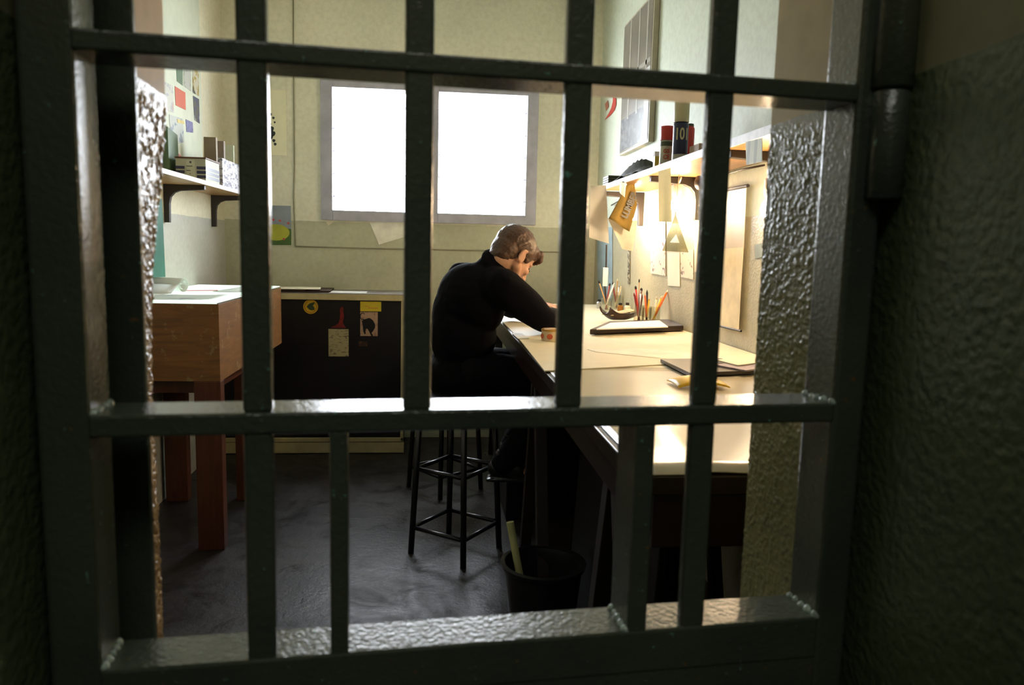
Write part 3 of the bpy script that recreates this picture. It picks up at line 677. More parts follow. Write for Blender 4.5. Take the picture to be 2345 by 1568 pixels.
# black portfolios added under the desk to make the space dark
for k, (x, tilt, h_, y0_, y1_) in enumerate(((.50, .05, .80, 1.62, 2.56), (.60, .05, .84, 1.66, 2.54), (.70, .06, .80, 3.40, 4.22))):
    M = Matrix.Translation(V((x, 0, .002))) @ Matrix.Rotation(tilt, 4, 'Y')
    b = MB().box((0, y0_, 0), (.022, y1_, h_), M)
    tag(b.build('added_portfolio', M_black, None, bevel=.004), ('black portfolio added under desk for darkness, nearest its open side', 'taller black portfolio added under desk for darkness behind another', 'black portfolio added for darkness under the far end of desk')[k], 'portfolio')
tk = thing('added_dark_chest', 'big black chest added under the far end of the desk to darken it', 'chest', V((.52, 3.80, 0)))  # chest added only to darken the view beneath the desk
MB().box((.36, 3.42, .002), (.66, 4.20, .56)).build('chest_body', M_black, tk, bevel=.006)
MB().box((.355, 3.415, .5605), (.665, 4.205, .62)).build('lid', M_black, tk, bevel=.006)
# waste bin + pale cardboard tube
wc = V((.365, 2.28, 0))
bn = thing('waste_bin', 'round black waste bin on floor beside desk', 'bin', wc)
smooth_angle(MB().lathe([(.09, .001), (.095, .004), (.125, .265), (.132, .27), (.132, .28), (.122, .28), (.118, .265), (.088, .012)], wc, 32).build('bin_body', M_blackmetal, bn))
smooth_angle(MB().lathe([(.1235, .2805), (.134, .272), (.138, .286), (.124, .288), (.1235, .2805)], wc, 32, None, False).build('rim', M_blackmetal, bn))
a = atY(1168, 1195, 2.34)
o = MB().tube([V((.335, 2.29, .020)), a], .0125, 16).build('mailing_tube', mat('pale_yellow_tube', (.50, .50, .24), .6), None, smooth=False); tag(smooth_angle(o), 'pale yellow cardboard tube sticking up out of the black bin', 'tube')

# ------------------------------------------------------------------ things on desk
zd = TZ
def zq(px0, pts, z): return [atZ(a, c_, z) for a, c_ in pts]
def flat(name, pts, z, th, m_, label, cat='paper', bev=0):
    return tag(MB().slab([V((p.x, p.y, z)) for p in (atZ(a, c_, z) for a, c_ in pts)], (0, 0, th)).build(name, m_, None, bevel=bev), label, cat)
flat('card_sheet', [(1192, 781), (1590, 771), (1735, 824), (1247, 851)], zd + .0002, .003, M_cream, 'large cream card sheet spread over middle of desk')
flat('thin_sheet', [(1345, 800), (1480, 798), (1600, 808), (1590, 828), (1365, 806)], zd + .0035, .001, mat('white_cream_sheet', (.80, .76, .62), .6), 'thin white sheet lying on the large cream card', 'paper')
pf = thing('flat_case', 'flat black case lying across desk with papers on top', 'case', atZ(1450, 760, zd))
zz = zd + .0035
P = [atZ(a, c_, zz) for a, c_ in ((1350, 766), (1565, 757), (1535, 741), (1395, 746))]
MB().slab([V((p.x, p.y, zz)) for p in P], (0, 0, .022)).build('case_body', mat('black_brown_leather', (.022, .009, .006), .4), pf, bevel=.004)
zz2 = zz + .0225
P2 = [atZ(a, c_, zz2) for a, c_ in ((1362, 757), (1520, 751), (1505, 733), (1395, 741))]
flat('paper_stack', [(1366, 755), (1530, 750), (1510, 735), (1398, 741)], zz2, .004, M_white, 'white papers stacked on the flat black case')
flat('black_folder', [(1512, 829), (1650, 827), (1740, 850), (1735, 855), (1580, 862)], zd + .0035, .010, mat('grey_brown_folder', (.045, .035, .030), .35), 'dark folder with sharp corner on near part of desk', 'folder', .001)
flat('magazine', [(1640, 838), (1735, 822), (1790, 838), (1708, 851)], zd + .014, .004, printm('mauve_print', (.36, .30, .33), (.22, .18, .24), 20), 'mauve magazine lying on the dark folder', 'magazine')
flat('cream_board', [(1642, 826), (1735, 812), (1800, 824), (1690, 838)], zd + .0190, .003, M_cream, 'cream board lying at wall side over the magazine', 'board')
b = MB(); c0 = atZ(1580, 880, zd + .004)
b.grid(lambda u, v: V((c0.x - .045 + .13 * u, c0.y - .05 + .10 * v, zd + .0035 + .024 * max(0, math.sin(PI * (.04 + .92 * u))) ** .6 * (1 - .5 * (2 * v - 1) ** 2))), 14, 8, (0, 0, -.003))
tag(b.build('yellow_cloth', M_yellow, None, smooth=True), 'bright yellow folded cloth on near part of desk', 'cloth')
# tin by the elbow
tc = atZ(1262, 780, zd + .003); tn = thing('round_tin', 'small round tin with cream and orange label by the elbow', 'tin', V((tc.x, tc.y, zd + .0035)))
rt = .036; hh = .036
smooth_angle(MB().lathe([(rt, .0), (rt, hh)], tn.location, 28).build('tin_side', mat('tin_cream', (.62, .50, .33), .4), tn))
smooth_angle(MB().lathe([(rt + .001, hh), (rt + .001, hh + .006), (rt - .002, hh + .008)], tn.location, 28).build('lid', M_yellow if 0 else mat('tin_gold', (.55, .30, .06), .35, .4), tn))
for k in range(3):
    a_ = -PI / 2 + (k - 1) * .95 - .3; q = tn.location + V((math.cos(a_), math.sin(a_), 0)) * (rt + .0003) + V((0, 0, hh * .5)); tv = V((-math.sin(a_), math.cos(a_), 0))
    MB().slab([q + tv * .011 * math.cos(j * .524) + V((0, 0, .010 * math.sin(j * .524))) for j in range(12)], V((math.cos(a_), math.sin(a_), 0)) * .0006).build('label_oval', M_orange, tn)
flat('white_card', [(1172, 763), (1195, 764), (1212, 775), (1186, 776)], zd + .0005, .002, M_white, 'small white card at desk edge beside the elbow', 'card')
# ink-brush tray
tr = thing('brush_tray', 'dark curved tray with upturned ends and cream cloth inside', 'tray', V((0, 0, 0)) + atZ(1415, 741, zd))
A, B = atZ(1384, 739, zd + .001), atZ(1450, 733, zd + .001)
ax = (B - A).normalized(); sd = V((-ax.y, ax.x, 0)); Ln = (B - A).length
def tray(u, v):
    lift = .030 * max(0, (.28 - u) / .28) ** 1.6 + .018 * max(0, (u - .6) / .4) ** 1.5
    w_ = .045 * (1 - .3 * abs(2 * u - 1) ** 2)
    a_ = PI * v
    return A + ax * (u * Ln * 1.02) + sd * (-w_ * math.cos(a_)) + V((0, 0, lift * .9 + .034 * (1 - math.sin(a_)) + .001 + .012 * (1 - u)))
b = MB(); b.grid(tray, 16, 12); o = b.build('tray_shell', mat('dark_brown_lacquer', (.03, .010, .008), .35), tr, smooth=True); s_ = o.modifiers.new('th', 'SOLIDIFY'); s_.thickness = .006
b = MB(); b.grid(lambda u, v: A + ax * ((.08 + .8 * u) * Ln) + sd * ((v - .5) * .06) + V((0, 0, .038 + .012 * u + .010 * math.sin(u * 7) * math.sin(PI * v))), 12, 8, (0, 0, -.004))
b.build('cloth', mat('crumpled_cream_cloth', (.55, .45, .27), .8, var=.25, scale=60, bump=.6), tr, smooth=True)
# jars with pens and brushes
def jar(px, py, r, h_, label, stuff, mg=None):
    c_ = atZ(px, py, zd); c_.z = zd + .0005
    t = thing('glass_jar', label, 'jar', c_, 'jars of tools on desk')
    smooth_angle(MB().lathe([(r * .92, 0), (r, .004), (r, h_), (r * 1.03, h_ + .002), (r * .94, h_ + .002), (r * .93, .006)], c_, 24).build('jar_glass', mg or M_glass, t))
    for k, (lx, ly, ln, m_, rad, kind, lab) in enumerate(stuff):
        dirv = V((lx, ly, 1)).normalized()
        p0 = c_ + V((-lx * r * .9, -ly * r * .9, .008)) * 1; p1 = p0 + dirv * ln
        root = thing(kind, lab + ' ' + where_of(px), kind.split('_')[-1], p0, 'pens and brushes in jars')
        MB().tube([p0, p1 - dirv * .014], rad, 8).build('shaft', m_, root, smooth=True)
        tipm = {'paint_brush': M_iron, 'pencil': M_cream}.get(kind, m_)
        MB().tube([p1 - dirv * .016, p1 - dirv * .006, p1], [rad * 1.05, rad * (1.3 if kind == 'paint_brush' else .6), rad * .2], 8).build('bristles' if kind == 'paint_brush' else 'tip', tipm, root, smooth=True)
    return t
def where_of(px): return {1388: 'in far left jar', 1410: 'in the jar second from left', 1462: 'in jar beside brush tray', 1480: 'in jar at middle of row', 1498: 'in jar nearest the wall'}[px]
M_pw = mat('pencil_yellow', (.85, .5, .03), .35); M_po = mat('pencil_orange', (.8, .16, .02), .35); M_pr = mat('handle_dark_red', (.22, .02, .015), .4); M_pk = mat('handle_tan', (.5, .28, .10), .4)
jar(1388, 712, .030, .07, 'far left glass jar of brushes on desk', [(-.35, .1, .17, M_pk, .004, 'paint_brush', 'tan paint brush leaning left'), (-.12, 0, .20, M_iron, .004, 'paint_brush', 'tallest dark brush'), (.15, .1, .15, M_pr, .005, 'paint_brush', 'short red-handled brush'), (.3, -.1, .16, M_white, .005, 'pen', 'white pen')])
jar(1410, 708, .028, .08, 'second glass jar of brushes from the left', [(-.2, 0, .15, M_pr, .005, 'paint_brush', 'dark red brush'), (.05, .1, .17, M_pk, .004, 'pencil', 'tan pencil'), (.25, 0, .13, M_cream, .007, 'marker_pen', 'thick cream marker'), (.1, -.2, .14, M_metal, .004, 'pen', 'steel pen')])
jar(1462, 742, .024, .085, 'glass jar of dark brushes next to brush tray', [(-.15, 0, .17, M_red, .0045, 'paint_brush', 'red brush leaning left'), (-.02, .05, .20, M_pk, .0028, 'paint_brush', 'thin tan brush'), (.05, 0, .16, M_pr, .005, 'paint_brush', 'dark red brush'), (.0, -.12, .15, M_metal, .0045, 'pen', 'steel pen'), (-.22, .1, .14, M_pr, .005, 'marker_pen', 'dark red marker'), (.14, .1, .13, M_iron, .005, 'marker_pen', 'black marker')])
jar(1480, 742, .022, .075, 'glass jar with amber pencils in middle of row', [(-.12, 0, .14, M_po, .0045, 'pencil', 'orange pencil'), (.1, 0, .12, M_pw, .0045, 'pencil', 'amber pencil'), (.0, .1, .15, M_iron, .005, 'marker_pen', 'black marker')])
jar(1498, 741, .026, .078, 'glass jar nearest wall with yellow and orange pencils', [(.32, 0, .13, M_pw, .006, 'pencil', 'thick yellow pencil leaning right'), (.42, -.1, .165, M_po, .0055, 'pencil', 'long orange pencil leaning right'), (.1, .1, .12, M_cream, .005, 'pencil', 'cream pencil')])
for k, (px, py, h_, m_, lb) in enumerate(((1372, 705, .05, M_metal, 'silver capped small bottle at left of jars'), (1436, 716, .055, M_porc, 'small pale bottle behind the brush tray'), (1420, 712, .045, mat('amber_bottle', (.35, .14, .02), .2), 'small amber bottle between jars and tray'))):
    c_ = atZ(px, py, zd); c_.z = zd + .0005; t = thing('ink_bottle', lb, 'bottle', c_, 'little bottles behind the tray')
    smooth_angle(MB().lathe([(.015, 0), (.017, .003), (.017, h_ * .6), (.009, h_ * .75)], c_, 20).build('bottle_body', m_, t))
    smooth_angle(MB().lathe([(.010, h_ * .75), (.010, h_)], c_, 20).build('cap', M_black if k != 1 else M_iron, t))

# ------------------------------------------------------------------ right shelf
RX = .85; r0, r1 = 1.583, 1.606
t = thing('wall_shelf', 'long white-edged shelf on right wall above desk with dark brackets', 'shelf', (XR, 2.7, r0))
MB().box((RX, 1.30, r0 + .002), (XR - .002, 3.80, r1)).build('board', M_undershelf, t, bevel=.0015)
MB().box((RX - .004, 1.30, r0), (RX, 3.80, r1 + .001)).build('front_edging', M_whiteshelf, t)
for Y in (3.87, 3.02, 2.2, 1.45): bracket(Y, -1, XR, RX + .004, r0 + .0015, .17, t)
zs2 = r1 + .0005
def can(px, pyb, r, h_, caph, mcap, mbody, label, capr=1.0, extra=None, Y=None):
    c_ = V((0, 0, 0)); rr_ = ray(px, pyb); c_ = EYE + rr_ * ((RX + .012 + r) / rr_.x); c_.z = zs2
    t = thing('spray_can', label, 'can', c_, None)
    smooth_angle(MB().lathe([(r * .96, 0), (r, .003), (r, h_ - caph - .012), (r * .97, h_ - caph - .006), (r * .8, h_ - caph)], c_, 28).build('can_body', mbody, t))
    smooth_angle(MB().lathe([(r * capr, h_ - caph), (r * capr, h_ - .004), (r * capr * .95, h_)], c_, 28).build('cap', mcap, t))
    return t, c_
M_creamcap = mat('cream_plastic', (.52, .48, .30), .35)
t, c_ = can(1556, 362, .0275, .215, .075, M_creamcap, M_navy, 'tall navy spray can numbered 101 with cream cap')
fd = (V((0, 0, c_.z)) - V((c_.x, c_.y, c_.z))).normalized()
def wrap_label(c_, r, z0, z1, a0, a1, m_, parent, name='label_band', th=.0005):
    b = MB(); b.grid(lambda u, v: V((c_.x + (r + th) * math.cos(a0 + (a1 - a0) * u), c_.y + (r + th) * math.sin(a0 + (a1 - a0) * u), c_.z + z0 + (z1 - z0) * v)), 28, 1); return b.build(name, m_, parent, smooth=True)
wrap_label(c_, .0275, .008, .026, 0, 2 * PI, mat('pale_band', (.40, .42, .38), .4), t)
def wrap_text(body, size, c_, r, zc, ang, m_, parent, sx=1, bold=0):
    cu = bpy.data.curves.new('t', 'FONT'); cu.body = body; cu.size = size; cu.extrude = .0004; cu.align_x = 'CENTER'; cu.align_y = 'CENTER'; cu.offset = bold; cu.resolution_u = 3
    o = bpy.data.objects.new('t', cu); COL.objects.link(o); bpy.context.view_layer.update()
    me = bpy.data.meshes.new_from_object(o.evaluated_get(bpy.context.evaluated_depsgraph_get())); bpy.data.objects.remove(o)
    import bmesh
    bm = bmesh.new(); bm.from_mesh(me); bmesh.ops.triangulate(bm, faces=bm.faces); bmesh.ops.subdivide_edges(bm, edges=bm.edges, cuts=2); bm.to_mesh(me); bm.free()
    off = V((0, 0, 0)); ch = parent
    while ch is not None: off = off + ch.location; ch = ch.parent
    for v in me.vertices:
        a_ = ang + v.co.x * sx / r; rr_ = r + .0006 + v.co.z
        v.co = V((c_.x + rr_ * math.cos(a_), c_.y + rr_ * math.sin(a_), c_.z + zc + v.co.y)) - off
    me.materials.clear(); me.materials.append(m_)
    q = bpy.data.objects.new('lettering', me); COL.objects.link(q); q.parent = parent
face_ang = math.atan2(-c_.y, -c_.x)
wrap_text('101', .058, c_, .0275, .095, face_ang + .2, mat('cream_ink', (.55, .52, .33), .4), t, .62, .0012)
t, c_ = can(1525, 372, .026, .150, .052, M_red, mat('off_white_can', (.50, .50, .40), .4), 'white spray can with red cap left of the tall can')
wrap_label(c_, .026, .075, .092, 0, 2 * PI, mat('dark_green_band', (.05, .07, .04), .4), t)
wrap_label(c_, .026, .001, .010, 0, 2 * PI, M_red, t)
wrap_text('GS', .022, c_, .026, .055, math.atan2(-c_.y, -c_.x), M_orange, t, .9, .0008)
wrap_text('CE', .022, c_, .026, .033, math.atan2(-c_.y, -c_.x), M_orange, t, .9, .0008)
c3 = EYE + ray(1573, 356) * ((RX + .10) / ray(1573, 356).x); c3.z = zs2
t = thing('red_bottle', 'slim red bottle with dark lid behind the tall can', 'bottle', c3)
smooth_angle(MB().lathe([(.022, 0), (.024, .004), (.024, .135), (.020, .143)], c3, 24).build('bottle_body', M_red, t)); smooth_angle(MB().lathe([(.021, .143), (.020, .152)], c3, 24).build('lid', mat('dark_green_lid', (.03, .05, .03), .5), t))
c3 = EYE + ray(1505, 378) * ((RX + .03) / ray(1505, 378).x); c3.z = zs2
t = thing('yellow_tube_box', 'small yellow and white carton at left of spray cans', 'box', c3)
MB().box((c3.x - .014, c3.y - .012, zs2), (c3.x + .014, c3.y + .012, zs2 + .062)).build('carton', mat('carton_yellow', (.50, .40, .04), .4), t, bevel=.001)
MB().box((c3.x - .0148, c3.y - .0128, zs2 + .048), (c3.x + .0148, c3.y + .0128, zs2 + .066)).build('lid', M_white, t, bevel=.001)
c3 = EYE + ray(1608, 346) * ((RX + .09) / ray(1608, 346).x); c3.z = zs2
tag(MB().box((c3.x - .03, c3.y - .05, zs2), (c3.x + .03, c3.y + .05, zs2 + .05)).build('pinkish_box', mat('pinkish_card2', (.50, .38, .30), .6), None, bevel=.002), 'pale pinkish box right of the spray cans', 'box')
# dark cloth bundle and stacked plates at far end
b = MB(); c3 = V((RX + .05, 3.56, zs2))
b.grid(lambda u, v: V((RX + .015 + .13 * v, 3.08 + .62 * u, zs2 + .004 + .055 * (math.sin(PI * min(max(u * 1.05, 0), 1)) ** .8 if 0 < u < .95 else 0) * math.sin(PI * (.08 + .84 * v)) * (1 + .35 * math.sin(u * 11 + v * 5) + .22 * math.sin(u * 31 + v * 13)))), 26, 10)
o = b.build('dark_cloth_bundle', mat('dark_olive_cloth', (.035, .038, .025), .8, bump=.5), None, smooth=True); s_ = o.modifiers.new('th', 'SOLIDIFY'); s_.thickness = .004; s_.offset = 1
tag(o, 'crumpled dark olive cloth lying on far half of right shelf', 'cloth')
for k in range(4):
    tag(MB().box((RX + .008, 3.70, zs2 + k * .0112), (RX + .12, 3.815, zs2 + k * .0112 + .010)).build('small_box', mat('olive_box', (.08, .075, .045), .5), None, bevel=.002),
        ('lowest thin olive box at far end of right shelf', 'second thin olive box up at far end of shelf', 'third thin olive box up at far end of shelf', 'topmost thin olive box at far end of shelf')[k], 'box', 'thin boxes stacked on shelf end')

# ------------------------------------------------------------------ hanging from the right shelf
def hang(name, pts, X, m_, label, cat='paper', wave=.006, th=.0012, Yplane=None):
    P = [atX(a, c_, X) if Yplane is None else atY(a, c_, Yplane) for a, c_ in pts]   # tl, tr, br, bl
    b = MB(); n_ = (P[1] - P[0]).cross(P[3] - P[0]).normalized()
    b.grid(lambda u, v: P[0].lerp(P[1], u).lerp(P[3].lerp(P[2], u), v) + n_ * wave * math.sin(u * 5) * v, 10, 10, n_ * th)
    return tag(b.build(name, m_, None, smooth=False), label, cat)
hang('hanging_sheet', [(1352, 425), (1388, 424), (1394, 558), (1349, 543)], 0, mat('grey_sheet', (.50, .49, .44), .6, var=.06), 'grey sheet hanging from the far end of right shelf', Yplane=3.56)
hang('blue_strip', [(1366, 520), (1402, 520), (1402, 690), (1370, 690)], XR - .004, mat('pale_blue_paper', (.34, .46, .52), .6), 'pale blue paper strip on right wall behind brushes', wave=0)
hang('narrow_strip', [(1508, 392), (1536, 384), (1537, 508), (1509, 507)], 0, mat('mint_strip', (.55, .58, .44), .6, var=.06), 'narrow mint paper strip hanging from right shelf edge', Yplane=2.70)
hang('white_scrap', [(1419, 417), (1435, 412), (1430, 452), (1419, 440)], 0, M_white, 'small white scrap clipped to shelf edge beside apron', Yplane=3.35)
hang('folded_sheet', [(1392, 500), (1460, 505), (1448, 575), (1425, 570)], 0, mat('thin_cream_sheet', (.68, .62, .50), .6), 'cream folded sheet hanging under the mustard apron', Yplane=3.50)
# mustard apron
ap = thing('canvas_apron', 'mustard canvas nail apron with black lettering hanging from shelf', 'apron', atY(1430, 530, 3.42))
P = [(1436, 414), (1452, 418), (1459, 478), (1440, 529), (1395, 499), (1418, 455)]
pa = [atY(a, c_, 3.42) for a, c_ in P]
def apr(u, v):
    L_ = [(1441, 412), (1420, 452), (1394, 500)]; R2 = [(1453, 417), (1459, 470), (1442, 530)]
    def ev(C, t_): k = min(int(t_ * 2), 1); f_ = t_ * 2 - k; return (C[k][0] + (C[k + 1][0] - C[k][0]) * f_, C[k][1] + (C[k + 1][1] - C[k][1]) * f_)
    a, c_ = ev(L_, v), ev(R2, v); p = atY(a[0] + (c_[0] - a[0]) * u, a[1] + (c_[1] - a[1]) * u, 3.42)
    return p + V((0, -.012 * math.sin(u * 6) * (0.3 + v), 0))
b = MB(); b.grid(apr, 14, 18, (0, .0015, 0)); b.build('canvas', M_mustard, ap, smooth=True)
MB().tube([atY(1445, 420, 3.42), atY(1447, 402, 3.42), V((RX - .007, 3.30, r1 + .004))], .0035, 8).build('strap', M_white, ap)
# lettering follows the slanted edge
p0, p1 = atY(1427, 500, 3.42), atY(1453, 440, 3.42)
Mt = frame_M((p0 + p1) / 2 + V((0, -.022, 0)), (p1 - p0), V((-1, 0, .4)))
if Mt.col[2].y > 0: Mt = frame_M((p0 + p1) / 2 + V((0, -.022, 0)), (p1 - p0), V((-1, 0, .4)))
text_part('LUMBER', .042, Mt, M_black, ap, bold=.0016, sx=.82)
# set square
ss = thing('set_square', 'green tinted acrylic set square with triangular hole hanging below bulb', 'set square', atX(1545, 576, .93))
Ys = .93 * FPX / 555
T = [atY(a, c_, Ys) for a, c_ in ((1547, 490), (1577, 578), (1516, 574))]
I = [atY(a, c_, Ys) for a, c_ in ((1549, 535), (1556, 556), (1534, 555))]
b = MB()
for k in range(3):
    j = (k + 1) % 3; b.slab([T[k], T[j], I[j], I[k]], (0, .0025, 0))
b.build('triangle', M_acrylic, ss)
MB().tube([T[0] + V((0, .001, -.006)), V((RX + .10, Ys + .01, r0))], .0018, 6).build('cord', M_cream, ss)
# papers on right wall
XQ = XR - .003
wp = [('wall_sheet', [(1489, 508), (1524, 504), (1524, 632), (1490, 625)], 'sheet_figures', (.70, .62, .50), (.20, .12, .12), 'printed sheet with small dark figure on wall under shelf'),
      ('wall_sheet', [(1529, 578), (1556, 579), (1557, 656), (1530, 654)], None, (.78, .70, .56), None, 'blank cream sheet hanging just below the set square'),
      ('wall_sheet', [(1559, 570), (1588, 572), (1588, 640), (1560, 634)], 'sheet_sketch', (.70, .60, .48), (.18, .10, .08), 'sketchy sheet to right of the set square on wall'),
      ('wall_sheet', [(1591, 508), (1625, 506), (1625, 630), (1591, 622)], None, (.85, .75, .55), None, 'bright cream sheet on wall beside thick gate bar')]
for nm, pts, pm, bc, ic, lb in wp:
    m_ = printm(pm, bc, ic, 28, .6) if pm else mat('wall_paper_%d' % int(bc[0] * 100), bc, .7, var=.03)
    paper(nm, pX(pts, XQ), (-.0012, 0, 0), m_, lb)
# scroll
t = thing('hanging_scroll', 'long cream hanging scroll with rod on right wall near doorway', 'scroll', atX(1690, 760, XR))
MB().slab(pX([(1668, 434), (1710, 428), (1704, 560), (1690, 757), (1655, 748)], XR - .012), (-.0015, 0, 0)).build('paper_panel', printm('scroll_paper', (.62, .52, .36), (.42, .33, .22), 5, .58, rough=.35), t)
MB().tube(pX([(1650, 437), (1713, 425)], XR - .014), .006, 10).build('top_rod', M_iron, t)
MB().tube(pX([(1650, 747), (1697, 758)], XR - .014), .004, 10).build('bottom_rod', M_iron, t)
MB().slab(pX([(1650, 570), (1702, 566), (1692, 757), (1650, 748)], XR - .0145), (-.0008, 0, 0)).build('lower_sheet', mat('scroll_lower', (.78, .66, .42), .6), t)
# tag hanging from shelf edge
t = thing('price_tag_card', 'pale striped card clipped on near shelf edge by doorway', 'card', atX(1727, 375, RX - .005))
MB().slab(pX([(1708, 325), (1746, 316), (1746, 370), (1710, 378)], RX - .0062), (-.001, 0, 0)).build('card_sheet', stripem('pale_stripes', (.62, .64, .50), (.36, .38, .30), 1, 22, .6), t)
# wires under shelf
wr = thing('electric_wire', 'dark wire sagging along the wall under right shelf', 'wire', V((XR - .02, 2.7, 1.5)))
MB().tube(pX([(1400, 470), (1465, 432), (1500, 428), (1545, 416), (1580, 412), (1612, 405), (1660, 400), (1700, 388), (1750, 378)], XR - .012), .0035, 8).build('wire_run', M_iron, wr, smooth=True)
j = atX(1603, 418, XR - .03)
MB().ell(j, (.022, .03, .03), n=14).build('junction_box', M_iron, wr, smooth=True)
# small thing near the jamb
paper('grey_card', pX([(1730, 560), (1748, 556), (1748, 588), (1730, 592)], XR - .003), (-.001, 0, 0), mat('grey_blue_card', (.22, .27, .26), .6), 'small grey blue card on wall beside the doorway edge', 'card')
# rod with paper near brushes
t = thing('hanging_rod', 'thin dark rod with white paper end hanging behind brushes', 'rod', atY(1388, 650, 3.9))
MB().tube([atY(1389, 560, 3.9), atY(1387, 655, 3.9)], .0042, 8).build('rod', M_iron, t); MB().slab([atY(a, c_, 3.895) for a, c_ in ((1381, 612), (1393, 613), (1391, 655), (1380, 655))], (0, -.001, 0)).build('paper_end', M_white, t)
# dotted hanging strip
hang('dark_dotted_strip', [(1438, 545), (1442, 545), (1441, 650), (1437, 650)], XR - .006, printm('dotted', (.6, .55, .4), (.05, .04, .02), 60, .45), 'narrow dotted paper strip hanging on wall behind pencils', wave=0)

# ------------------------------------------------------------------ right wall picture
t = thing('framed_poster', 'tall framed photograph of a gridded window on right wall', 'picture', atX(1452, 345, XR))
Yp0, Yp1 = atX(1484, 334, XR - .03).y, atX(1418, 359, XR - .03).y
zp0, zp1 = 1.822, 2.535
MB().box((XR - .03, Yp0, zp0), (XR - .002, Yp1, zp1)).build('frame', mat('pale_wood_frame', (.50, .45, .33), .4), t, bevel=.002)
xf = XR - .031
MB().box((xf - .0005, Yp0 + .012, zp0 + .012), (xf + .001, Yp1 - .012, zp1 - .012)).build('print', mat('grey_brown_photo', (.20, .18, .15), .3, var=.3, scale=5), t)
b = MB(); w_ = Yp1 - Yp0; h_ = zp1 - zp0
for k in (.14, .40, .70): b.box((xf - .0015, Yp0 + w_ * k, zp0 + .25 * h_), (xf, Yp0 + w_ * k + .025, zp1 - .012))
b.box((xf - .0015, Yp0 + .02, zp0 + h_ * .55), (xf, Yp1 - .02, zp0 + h_ * .58)); b.build('printed_grid', mat('photo_pale', (.40, .38, .33), .3), t)
MB().box((xf - .0014, Yp0 + .015, zp0 + .02), (xf - .0003, Yp1 - .02, zp0 + .27 * h_)).build('printed_base', printm('bluegrey_photo', (.16, .17, .20), (.26, .27, .30), 16, .5, rough=.25), t)
MB().box((xf - .0016, Yp0 + .018, zp0 + .03), (xf - .0002, Yp0 + .10, zp0 + .52 * h_)).build('painted_reflection', mat('reflection_white', (.85, .86, .86), .15, var=.02), t)  # white strip painted in as the window's reflection
cres = [(1385, 275), (1393, 262), (1400, 248), (1404, 232), (1404, 222), (1411, 224), (1411, 240), (1407, 253), (1398, 264)]
paper('red_crescent', pX(cres, XR - .003), (-.0015, 0, 0), M_red, 'red curved paper cutout on wall left of framed poster', 'cutout')
paper('small_red_mark', pX([(1386, 238), (1392, 230), (1394, 244), (1388, 254)], XR - .003), (-.0015, 0, 0), mat('brown_red', (.35, .10, .05), .5), 'little brownish paper cutout left of the red crescent', 'cutout')

# ------------------------------------------------------------------ stools
def stool(c_, ang, h_, label, side=.19):
    t = thing('metal_stool', label, 'stool', c_, 'black metal stools'); c_ = V(c_)
    def corner(k, z, shrink=.80):
        a_ = ang + k * PI / 2; r_ = side * (1 - (1 - shrink) * z / h_); return c_ + V((r_ * math.cos(a_), r_ * math.sin(a_), z))
    for k in range(4):
        MB().tube([corner(k, .0), corner(k, h_ - .03)], .0125, 12).build('leg', M_blackmetal, t, smooth=True)
    for zr in (.112, .365):
        for k in range(4):
            MB().tube([corner(k, zr), corner(k + 1, zr)], .009, 10).build('stretcher', M_blackmetal, t, smooth=True)
    smooth_angle(MB().lathe([(.14, h_ - .035), (.165, h_ - .03), (.17, h_ - .01), (.16, h_), (.05, h_ + .002)], c_, 32).build('seat', M_blackmetal, t))
    return t
A, B, C3 = atZ(935, 1266, 0), atZ(1060, 1300, 0), atZ(1028, 1221, 0)
D3 = B + C3 - A; cc = (B + C3) / 2; angs = math.atan2(A.y - cc.y, A.x - cc.x)
stool((cc.x, cc.y, 0), angs, .68, 'black metal stool the seated person sits on')
A2, B2 = atZ(936, 1113, 0), atZ(1008, 1143, 0); e = B2 - A2; pn = V((-e.y, e.x, 0)); cc2 = (A2 + B2) / 2 + pn / 2; ang2 = math.atan2(A2.y - cc2.y, A2.x - cc2.x)
stool((cc2.x, cc2.y, 0), ang2, .62, 'second black metal stool standing behind the person', e.length / math.sqrt(2))

# ------------------------------------------------------------------ person
def bake(mb, name, voxel, it, m_, parent, disp=None):
    me = bpy.data.meshes.new('tmp'); me.from_pydata([tuple(p) for p in mb.v], [], mb.f); me.update()
    o = bpy.data.objects.new('tmp', me); COL.objects.link(o)
    r = o.modifiers.new('r', 'REMESH'); r.mode = 'VOXEL'; r.voxel_size = voxel
    s = o.modifiers.new('s', 'SMOOTH'); s.factor = .5; s.iterations = it
    if disp:
        tx = bpy.data.textures.new('wrinkle', 'CLOUDS'); tx.noise_scale = disp[0]
        d = o.modifiers.new('d', 'DISPLACE'); d.texture = tx; d.strength = disp[1]; d.mid_level = .5; d.texture_coords = 'LOCAL'
    bpy.context.view_layer.update()
    new = bpy.data.meshes.new_from_object(o.evaluated_get(bpy.context.evaluated_depsgraph_get()))
    bpy.data.objects.remove(o)
    off = parent.location if parent else V((0, 0, 0))
    for v in new.vertices: v.co -= off
    new.materials.clear(); new.materials.append(m_)
    new.polygons.foreach_set('use_smooth', [True] * len(new.polygons))
    q = bpy.data.objects.new(name, new); COL.objects.link(q)
    if parent: q.parent = parent
    return q
SK = atY(1176, 584, 3.10)                                   # skull centre
Fd = V((.643, .415, -.643)).normalized(); Ud = V((.53, .36, .76)); Ud = (Ud - Fd * Ud.dot(Fd)).normalized(); Rd = Fd.cross(Ud)
HM3 = Matrix((Rd, Fd, Ud)).transposed(); H = lambda x, y, z: SK + HM3 @ V((x, y, z))
pelvis = V((.135, 3.13, .765)); abd = V((.135, 3.12, .92)); chest = V((.175, 3.10, 1.065)); upch = V((.215, 3.09, 1.135))
